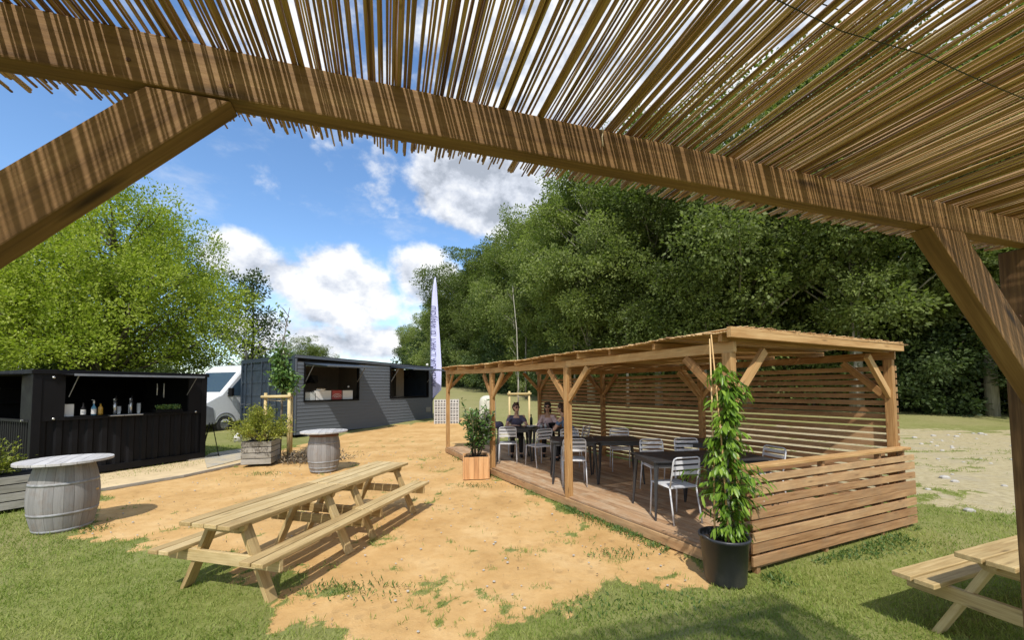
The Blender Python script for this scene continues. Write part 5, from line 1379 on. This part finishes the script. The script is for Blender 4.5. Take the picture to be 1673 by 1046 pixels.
# string of bulbs on the end wall of the pavilion
sl = thing('string_lights', 'short dark cable with small white bulbs hanging on the end wall slats', 'string lights', (2.35, 3.8, 0))
pl = [(1238, 800), (1246, 817), (1243, 826), (1262, 808), (1269, 818), (1275, 832), (1263, 800)]
a0 = A-LU*.155; e0 = SU
pp = []
for (px, py) in pl:
    d = cf + cr*((px-CX)/F_) - cu*((py-CY)/F_); nrm_ = LU; k = nrm_.dot(a0-Vector((0, 0, EYE)))/nrm_.dot(d)
    k = (nrm_.x*a0.x+nrm_.y*a0.y)/(nrm_.x*d.x+nrm_.y*d.y); pp.append(Vector((0, 0, EYE))+d*k)
pp = [p-Vector((2.35, 3.8, 0)) for p in pp]
MB().tube(pp, .0025, 5).build('cable', M['wire'], sl)
for p in pp[1:]:
    q = MB(); q.ball(p+Vector((0, -.008, -.012)), .011, None, .014, 10, 8); q.build('bulb', M['bulb'], sl, smooth=True)
    
# ------------------------------------------------------------------ trees
def limb(mb, a, b, r0, r1, wob=.06, n=5, sides=7):
    a = Vector(a); b = Vector(b); L_ = (b-a).length; pts = []
    for i in range(n+1):
        f = i/n; p = a.lerp(b, f)+Vector((random.gauss(0, wob), random.gauss(0, wob), random.gauss(0, wob*.5)))*L_*.12*(0 < i < n); pts.append(p)
    mb.tube(pts, [r0+(r1-r0)*i/n for i in range(n+1)], sides)
def tree_proto(name, lab, cat, h_, rx, zb, nclump, nleaf, lsz, lm, seed, trunk_r=.2, bark='bark', shape='round', csz=(.85, 1.5), upright=.0, group=None, dens=1.):
    random.seed(seed); rng = np.random.default_rng(seed)
    t = thing(name, lab, cat, (0, 0, 0), 0, group)
    cl = []
    cz = (h_+zb)/2; rz_ = (h_-zb)/2
    tries = 0
    while len(cl) < nclump and tries < 20000:
        tries += 1
        v = Vector((random.uniform(-1, 1), random.uniform(-1, 1), random.uniform(-1, 1))); l = v.length
        if l > 1 or l < .12: continue
        if random.random() > l**1.3+.15: continue
        if shape == 'wide' and v.z < 0: v.x *= 1.0
        lob = .72+.62*(.5+.5*mnoise.noise(Vector(v)*1.9+Vector((seed*.37, 0, 0))))
        taper = 1.0
        if shape == 'round': taper = 1-.35*max(0, v.z)**2
        if shape == 'oval': taper = .80-.25*v.z
        if shape == 'maple': taper = 1.02-.30*max(0, v.z)+.0
        p = Vector((v.x*rx*taper*lob, v.y*rx*taper*lob, cz+v.z*rz_*(lob if v.z > 0 else 1))); s = random.uniform(*csz)*(1.1-.25*max(0, v.z))
        if min([(p-q).length for q, _ in cl] or [9]) < s*.45: continue
        cl.append((p, s))
    tb_ = MB(); top = Vector((random.uniform(-.3, .3), random.uniform(-.3, .3), h_*.80))
    mids = [Vector((0, 0, 0)), Vector((random.uniform(-.1, .1), 0, h_*.2)), Vector((random.uniform(-.3, .3), random.uniform(-.3, .3), h_*.5)), top]
    tb_.tube(mids, [trunk_r*1.25, trunk_r, trunk_r*.6, trunk_r*.12], 10)
    for (p, s) in cl[:int(len(cl)*.75)]:
        zt0 = max(h_*.12, min(h_*.75, p.z-abs(Vector((p.x, p.y)).length)*.8)); f = zt0/(h_*.8)
        base = mids[1].lerp(mids[2], min(1, max(0, (zt0-h_*.2)/(h_*.3)))) if zt0 < h_*.5 else mids[2].lerp(top, (zt0-h_*.5)/(h_*.3))
        limb(tb_, base, p, trunk_r*.26, .02, sides=5)
    tb_.build('trunk', M[bark], t, smooth=True)
    tot = sum(s**2 for _, s in cl); Ps = []; Ds = []; Rs = []
    for (p, s) in cl:
        n = int(nleaf*s*s/tot); nsub = max(5, int(9*s))
        u = rng.normal(size=(n, 3)); u /= np.linalg.norm(u, axis=1, keepdims=True); rr = rng.random(n)**.45
        # twig clusters make the clump surface uneven
        sub = rng.normal(size=(nsub*3, 3)); sub /= np.linalg.norm(sub, axis=1, keepdims=True); sub *= (.55+.55*rng.random((nsub*3, 1)))
        which = rng.integers(0, nsub*3, n); cen = sub[which]; q = cen+u*rr[:, None]*.34
        q = q*np.array([1, 1, .72+upright])*s
        Ps.append(q+np.array(p)); Ds.append(u*.8+cen*.5+np.array([0, 0, -.15+upright*2])); Rs.append(np.clip(.5+rng.normal(0, .2, n)+(rng.random()-.5)*.35, 0, 1))
    P = np.concatenate(Ps); Dd = np.concatenate(Ds); r = np.concatenate(Rs); n = len(P)
    c0 = np.array([0, 0, cz]); Nn = (P-c0); Nn /= np.linalg.norm(Nn, axis=1, keepdims=True)
    Nn = Nn*.5+rng.normal(size=(n, 3))*.55+np.array([0, 0, .55])
    L_ = lsz*(.6+.8*rng.random(n)); leaves('crown', P, Dd, Nn, L_, L_*.62, lm, t, r=r, fold=.12)
    return t
# ---- woodland edge on the right
woods = []
protos = [tree_proto('woodland_tree', 'x', 'tree', 20, 4.8, 3.4, 84, 85000, .185, M['leaf_wood'], 101, .26, 'bark_pale', 'round', (.8, 1.9)),
          tree_proto('woodland_tree', 'x', 'tree', 21, 4.4, 3.8, 76, 78000, .185, M['leaf_wood'], 202, .22, 'bark_pale', 'oval', (.8, 1.8)),
          tree_proto('woodland_tree', 'x', 'tree', 18, 5.2, 2.8, 84, 85000, .18, M['leaf_wood'], 303, .30, 'bark_pale', 'round', (.8, 2.0))]
WT = [(6.0, 30.0, 18.6, 1.0, 0, 0, 'tall tree at the left shoulder of the wood, where the foreground beam cuts the treetops'),
      (10.2, 27.5, 20.5, 1., 1, 40, 'woodland tree behind the middle of the pavilion roof'),
      (15.0, 25.5, 21, 1., 2, 80, 'woodland tree behind the near corner of the pavilion'),
      (20.0, 23.0, 21.5, 1., 0, 150, 'woodland tree directly behind the right end wall of the pavilion'),
      (25.2, 20.8, 21, 1., 1, 200, 'woodland tree behind the gravel, left of the foreground brace'),
      (31.0, 19.0, 20, 1., 2, 300, 'woodland tree at the right edge, behind the foreground post'),
      (4.4, 36.0, 18.2, .95, 1, 70, 'woodland tree next left of the tall shoulder tree'),
      (2.6, 42.0, 19.6, 1.0, 2, 10, 'woodland tree third from the tall shoulder tree towards the flag'),
      (0.3, 48.5, 20.2, 1.0, 0, 250, 'woodland tree behind the staked sapling by the pavilion'),
      (-3.0, 56.0, 21.0, 1.1, 1, 120, 'rounded woodland tree above the second front post'),
      (-6.5, 64.0, 22.0, 1.15, 2, 200, 'distant woodland tree above the far end of the pavilion roof'),
      (-10.5, 75.0, 20.5, 1.1, 0, 20, 'distant woodland tree directly right of the flag'),
      (-15.5, 84.0, 18.5, 1.1, 1, 90, 'distant woodland tree directly behind the flag'),
      (-20.5, 92.0, 16.0, 1.1, 2, 160, 'distant woodland tree left of the flag, second from the end of the row'),
      (-25.5, 100.0, 13.5, 1.0, 0, 220, 'last and lowest tree of the distant row, above the right end of the grey container'),
      (13.5, 33.0, 23.5, 1.1, 0, 33, 'back-row woodland tree rising between the middle and corner trees'),
      (21.5, 30.0, 24.5, 1.1, 2, 133, 'back-row woodland tree seen through the reed roof on the right'),
      (29.0, 27.0, 24, 1.1, 1, 233, 'back-row woodland tree at the right, seen through the reeds'),
      (8.5, 38.0, 21.5, 1.05, 2, 333, 'back-row woodland tree behind the shoulder tree'),
      (38.0, 24.0, 22, 1.1, 0, 60, 'woodland tree beyond the right edge, seen through the reeds')]
used = set()
for (x, y, hh, w, pi, rz, lab) in WT:
    p = protos[pi]; base_h = (20, 21, 18)[pi]; sc = hh/base_h
    c = p if pi not in used else dup(p); used.add(pi)
    kk = 1-1.2/math.hypot(x, y); c.location = (x*kk, y*kk, hz(x, y)-.1); c.rotation_euler = (0, 0, R(rz)); c.scale = (w*sc, w*sc, sc); c['label'] = lab; c['group'] = 'trees along the edge of the wood'
# undergrowth bushes
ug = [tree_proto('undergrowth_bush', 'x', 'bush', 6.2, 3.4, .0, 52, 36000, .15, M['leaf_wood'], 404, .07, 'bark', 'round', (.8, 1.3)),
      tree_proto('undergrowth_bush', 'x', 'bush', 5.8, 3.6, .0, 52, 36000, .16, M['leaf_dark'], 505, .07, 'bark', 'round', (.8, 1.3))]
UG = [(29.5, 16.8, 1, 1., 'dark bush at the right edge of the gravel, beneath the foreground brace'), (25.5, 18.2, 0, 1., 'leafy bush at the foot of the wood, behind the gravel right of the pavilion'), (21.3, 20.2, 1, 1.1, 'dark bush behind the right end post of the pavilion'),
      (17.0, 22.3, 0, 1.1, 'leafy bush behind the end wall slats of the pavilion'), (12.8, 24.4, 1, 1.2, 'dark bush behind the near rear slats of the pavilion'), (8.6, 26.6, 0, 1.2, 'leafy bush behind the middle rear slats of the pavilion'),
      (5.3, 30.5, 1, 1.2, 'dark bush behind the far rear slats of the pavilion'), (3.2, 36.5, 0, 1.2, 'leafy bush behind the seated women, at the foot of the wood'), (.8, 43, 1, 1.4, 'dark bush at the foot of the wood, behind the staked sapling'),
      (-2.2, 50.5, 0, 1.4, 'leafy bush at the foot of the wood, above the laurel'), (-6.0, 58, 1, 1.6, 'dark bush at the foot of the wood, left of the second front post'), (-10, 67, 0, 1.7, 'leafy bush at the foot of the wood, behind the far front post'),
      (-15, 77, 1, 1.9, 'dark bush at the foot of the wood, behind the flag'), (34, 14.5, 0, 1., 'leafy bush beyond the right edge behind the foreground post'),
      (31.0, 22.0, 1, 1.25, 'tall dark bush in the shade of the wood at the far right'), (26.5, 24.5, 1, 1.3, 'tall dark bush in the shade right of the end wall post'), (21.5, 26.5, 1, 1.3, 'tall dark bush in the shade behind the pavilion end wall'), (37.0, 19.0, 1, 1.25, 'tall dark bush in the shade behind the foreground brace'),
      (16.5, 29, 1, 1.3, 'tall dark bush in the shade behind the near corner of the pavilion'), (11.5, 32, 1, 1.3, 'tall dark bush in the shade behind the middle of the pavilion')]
used = set()
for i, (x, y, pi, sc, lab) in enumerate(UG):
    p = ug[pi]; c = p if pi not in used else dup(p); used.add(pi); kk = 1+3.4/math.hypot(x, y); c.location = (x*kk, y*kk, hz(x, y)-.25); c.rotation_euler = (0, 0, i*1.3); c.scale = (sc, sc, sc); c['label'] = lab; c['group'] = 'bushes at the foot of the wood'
# ---- slender pale-trunked trees in front of the wood
sl0 = tree_proto('slender_tree', 'x', 'tree', 13, 2.0, 5.0, 24, 9000, .15, M['leaf_wood'], 808, .085, 'bark_pale', 'oval', (.5, 1.0))
SLN = [(1.2, 34.5, 1.0, 'slender pale-trunked tree at the edge of the wood behind the lunch table'), (4.6, 29.0, .9, 'slender pale-trunked tree at the wood edge just right of the middle front post'),
       (7.6, 26.0, 1.0, 'slender pale-trunked tree at the wood edge above the middle of the pavilion'), (11.6, 23.6, .95, 'slender pale-trunked tree at the wood edge left of the near pavilion corner'),
       (17.6, 20.2, .9, 'slender pale-trunked tree at the wood edge above the pavilion end wall'), (22.8, 17.6, .8, 'slender pale-trunked tree at the back of the gravel right of the pavilion')]
for i, (x, y, sc, lab) in enumerate(SLN):
    c = sl0 if i == 0 else dup(sl0); c.location = (x, y, hz(x, y)-.1); c.rotation_euler = (0, 0, i*1.9); c.scale = (sc,)*3; c['label'] = lab; c['group'] = 'slender trees along the front of the wood'
# ---- left trees
mp = tree_proto('maple_tree', 'large round yellow-green maple behind the black bar container', 'tree', 12.9, 5.7, 1.7, 215, 165000, .125, M['leaf_maple'], 606, .34, 'bark', 'maple', (.75, 1.4), upright=.28)
mp.location = (-21.6, 21.0, -.3)
sp_ = tree_proto('dark_tree', 'thin dark green tree leaning out from behind the right side of the maple', 'tree', 10.6, 1.7, 2.6, 18, 4500, .17, M['leaf_dark'], 707, .14, 'bark', 'oval', (.6, 1.0)); sp_.location = (-17.6, 26.5, 0)
sp2 = tree_proto('bare_tree', 'small sparse half-bare tree rising behind the van', 'tree', 7.4, 2.6, 2.0, 16, 1500, .12, M['leaf_dark'], 717, .12, 'bark_pale', 'round', (.6, 1.0)); sp2.location = (-16.4, 24.0, 0)
sp3 = tree_proto('dark_tree', 'dark leafy tree filling the gap behind the black bar, left of the maple trunk', 'tree', 8.5, 5.0, 1., 60, 22000, .2, M['leaf_maple'], 727, .2, 'bark', 'round', (.8, 1.4)); sp3.location = (-31, 24.0, 0)
for i, (x, y, sc, lab) in enumerate(((-17.5, 19.6, .55, 'dark hedge bush under the maple, behind the right half of the black bar'), (-22.5, 19.0, .6, 'dark hedge bush under the maple, behind the left half of the black bar'), (-28, 18.5, .7, 'dark hedge bush at the left edge behind the black bar'), (-17.5, 30.0, .75, 'dark hedge bush showing above the van roof'), (-29, 50, 1.1, 'far bush above the left end of the grey container'))):
    c = dup(ug[1]); c.location = (x, y, -.2); c.rotation_euler = (0, 0, i*2.1); c.scale = (sc,)*3; c['label'] = lab; c['group'] = 'bushes behind the containers'
ft = dup(protos[2]); ft.location = (-25.5, 48, 0); ft.scale = (.62, .62, .47); ft['label'] = 'distant rounded tree showing over the roof of the grey container'; ft['group'] = 'distant trees beyond the containers'
ft = dup(protos[0]); ft.location = (-31, 47, 0); ft.scale = (.6, .6, .30); ft['label'] = 'distant low tree above the van roof, left of the grey container'; ft['group'] = 'distant trees beyond the containers'
# ---- staked young trees
def stakes(x, y, rz, w, h_, lab, n=3):
    t = thing('tree_stake_frame', lab, 'tree support', (x, y, hz(x, y)), rz, 'round wooden tree stake frames')
    for px_, py_ in ((-w/2, 0), (w/2, 0), (0, w*.8))[:n]:
        MB().tube([(px_, py_, -.05), (px_, py_, h_)], .040, 12).build('stake', M['stake'], t, smooth=True)
    MB().tube([(-w/2-.08, -.055, h_-.11), (w/2+.08, -.055, h_-.10)], .042, 12).build('cross_bar', M['stake'], t, smooth=True)
    MB().tube([(w/2, -.01, h_-.14), (0, w*.8+.0, h_-.14)], .035, 10).build('cross_bar', M['stake'], t, smooth=True)
    MB().tube([(-w/2, .0, h_-.19), (0, .15*w, h_-.23), (w/2, .0, h_-.19)], .012, 6).build('tie_strap', M['twine'], t)
    return t
def sapling(x, y, h_, lab, nm, pts_cl, lm, n, lsz, bark='bark', tr=.03, seed=5):
    random.seed(seed); rng = np.random.default_rng(seed)
    t = thing(nm, lab, 'young tree', (x, y, hz(x, y))); mb = MB()
    mids = [Vector((0, 0, -.05)), Vector((.03, 0, h_*.35)), Vector((-.02, .02, h_*.7)), Vector((pts_cl[-1][0]*.6, 0, h_))]
    mb.tube(mids, [tr, tr*.8, tr*.5, tr*.2], 8); P = []; D_ = []
    for (cx_, cz_, r_, rv, k) in pts_cl:
        for _ in range(max(2, int(k*9))):
            e = Vector((cx_+random.gauss(0, r_*.6), random.gauss(0, r_*.6), cz_+random.gauss(0, rv*.5))); f = min(1, max(0, (cz_-.2)/h_)); b = Vector((0, 0, max(.4, e.z-.35))); 
            b.x = mids[3].x*f*f
            mb.tube([b, b.lerp(e, .55)+Vector((0, 0, .03)), e], [.010, .007, .003], 5)
            m_ = int(n*k/9/sum(q[4] for q in pts_cl)); q = rng.normal(size=(m_, 3))*.10+np.array(e); f_ = rng.random((m_, 1)); q = q*(1-f_*.35)+np.array(b.lerp(e, .6))*(f_*.35); P.append(q)
    mb.build('trunk', M[bark], t, smooth=True)
    P = np.concatenate(P); k = len(P); L_ = lsz*(.6+.8*rng.random(k)); leaves('crown', P, rdir(k)+np.array([0, 0, -.3]), rdir(k)+np.array([0, 0, 1.]), L_, L_*.55, lm, t, fold=.12)
gx, gy = G(452, 752)
stakes(-6.50, 10.95, R(-8), .72, 1.78, 'round wooden stake frame around the young tree in front of the grey container')
sapling(-6.52, 11.15, 4.2, 'slender leafy young tree tied to stakes in front of the grey container', 'young_tree',
        [(.02, 2.35, .20, .28, 1.4), (.12, 2.05, .19, .20, 1.1), (-.06, 2.7, .15, .22, .8), (0., 3.15, .10, .22, .35), (-.02, 3.6, .05, .15, .10), (.0, 3.95, .08, .12, .16), (-.10, 4.3, .05, .1, .08), (.33, 3.0, .08, .08, .12)], M['leaf_laurel'], 1500, .12, tr=.035)
stakes(.28, 15.6, R(4), .78, 1.72, 'round wooden stake frame on the meadow, seen behind the woman in the navy top')
sapling(.22, 15.85, 6.0, 'thin pale-barked young tree with few leaves behind the lunch table', 'young_tree',
        [(-.2, 2.9, .18, .3, .5), (-.1, 2.4, .18, .3, .5), (.1, 1.95, .2, .2, .5), (-.25, 3.7, .15, .3, .4), (-.3, 4.8, .2, .4, .5), (-.3, 5.8, .2, .3, .5)], M['leaf_wood'], 1300, .075, 'bark_pale', tr=.036, seed=8)
# bark mulch and dry stems round the staked tree
def mulch():
    n = 2600; c = G(505, 756); P = np.stack([RNG.normal(c[0]-.15, .42, n), RNG.normal(c[1]+.35, .28, n), RNG.random(n)**2*.20], -1)
    o = leaves('dry_mulch', P, rdir(n)+np.array([0, 0, .3]), rdir(n), .05+.10*RNG.random(n), .012+.02*RNG.random(n), plainleaf, fold=.1); tag(o, 'brown dry stems and mulch round the foot of the staked tree', 'mulch', kind='stuff')
plainleaf = leafm('dry_stems', ((.08, .06, .04), (.24, .19, .13), (.46, .40, .30)), .1, .8, 6)
mulch()
# stones on the gravel
def stones():
    mb = MB()
    for k in range(260):
        x = random.uniform(6, 22); y = random.uniform(5.8, 15)
        if y > x*1.0: continue
        r_ = random.uniform(.012, .05)*random.choice((1, 1, 1, 1.8)); mb.ball((x, y, hz(x, y)+r_*.2), r_*1.2, r_, r_*.6, 7, 5)
    o = mb.build('gravel_stones', M['concrete']); tag(o, 'scattered pale stones on the gravel beyond the pavilion', 'stones', kind='stuff')
stones()

def litter():
    n = 1500; x = RNG.uniform(-6.5, 2.0, n); y = RNG.uniform(3.0, 13, n); sm, gm = masks(x, y); k = (sm > .6) & (sdist(x, y, DECK) < -.05); x = x[k]; y = y[k]; n = len(x)
    P = np.stack([x, y, np.full(n, .004)], -1); D_ = rdir(n); D_[:, 2] = np.abs(D_[:, 2])*.25
    o = leaves('dry_litter', P, D_, np.array([0, 0, 1.])+rdir(n)*.3, .012+.03*RNG.random(n), .006+.012*RNG.random(n), plainleaf, fold=.15); tag(o, 'small dry leaves and bark chips scattered over the orange sand', 'litter', kind='stuff')
    mb = MB()
    for _ in range(420):
        a, b = random.uniform(-6.5, 2), random.uniform(3, 12)
        q = masks(np.array([a]), np.array([b]))
        if q[0][0] < .6: continue
        r_ = random.uniform(.004, .014); mb.ball((a, b, r_*.3), r_*1.3, r_, r_*.7, 6, 4)
    o = mb.build('pebbles', M['concrete']); tag(o, 'tiny pale pebbles scattered over the orange sand', 'pebbles', kind='stuff')
litter()
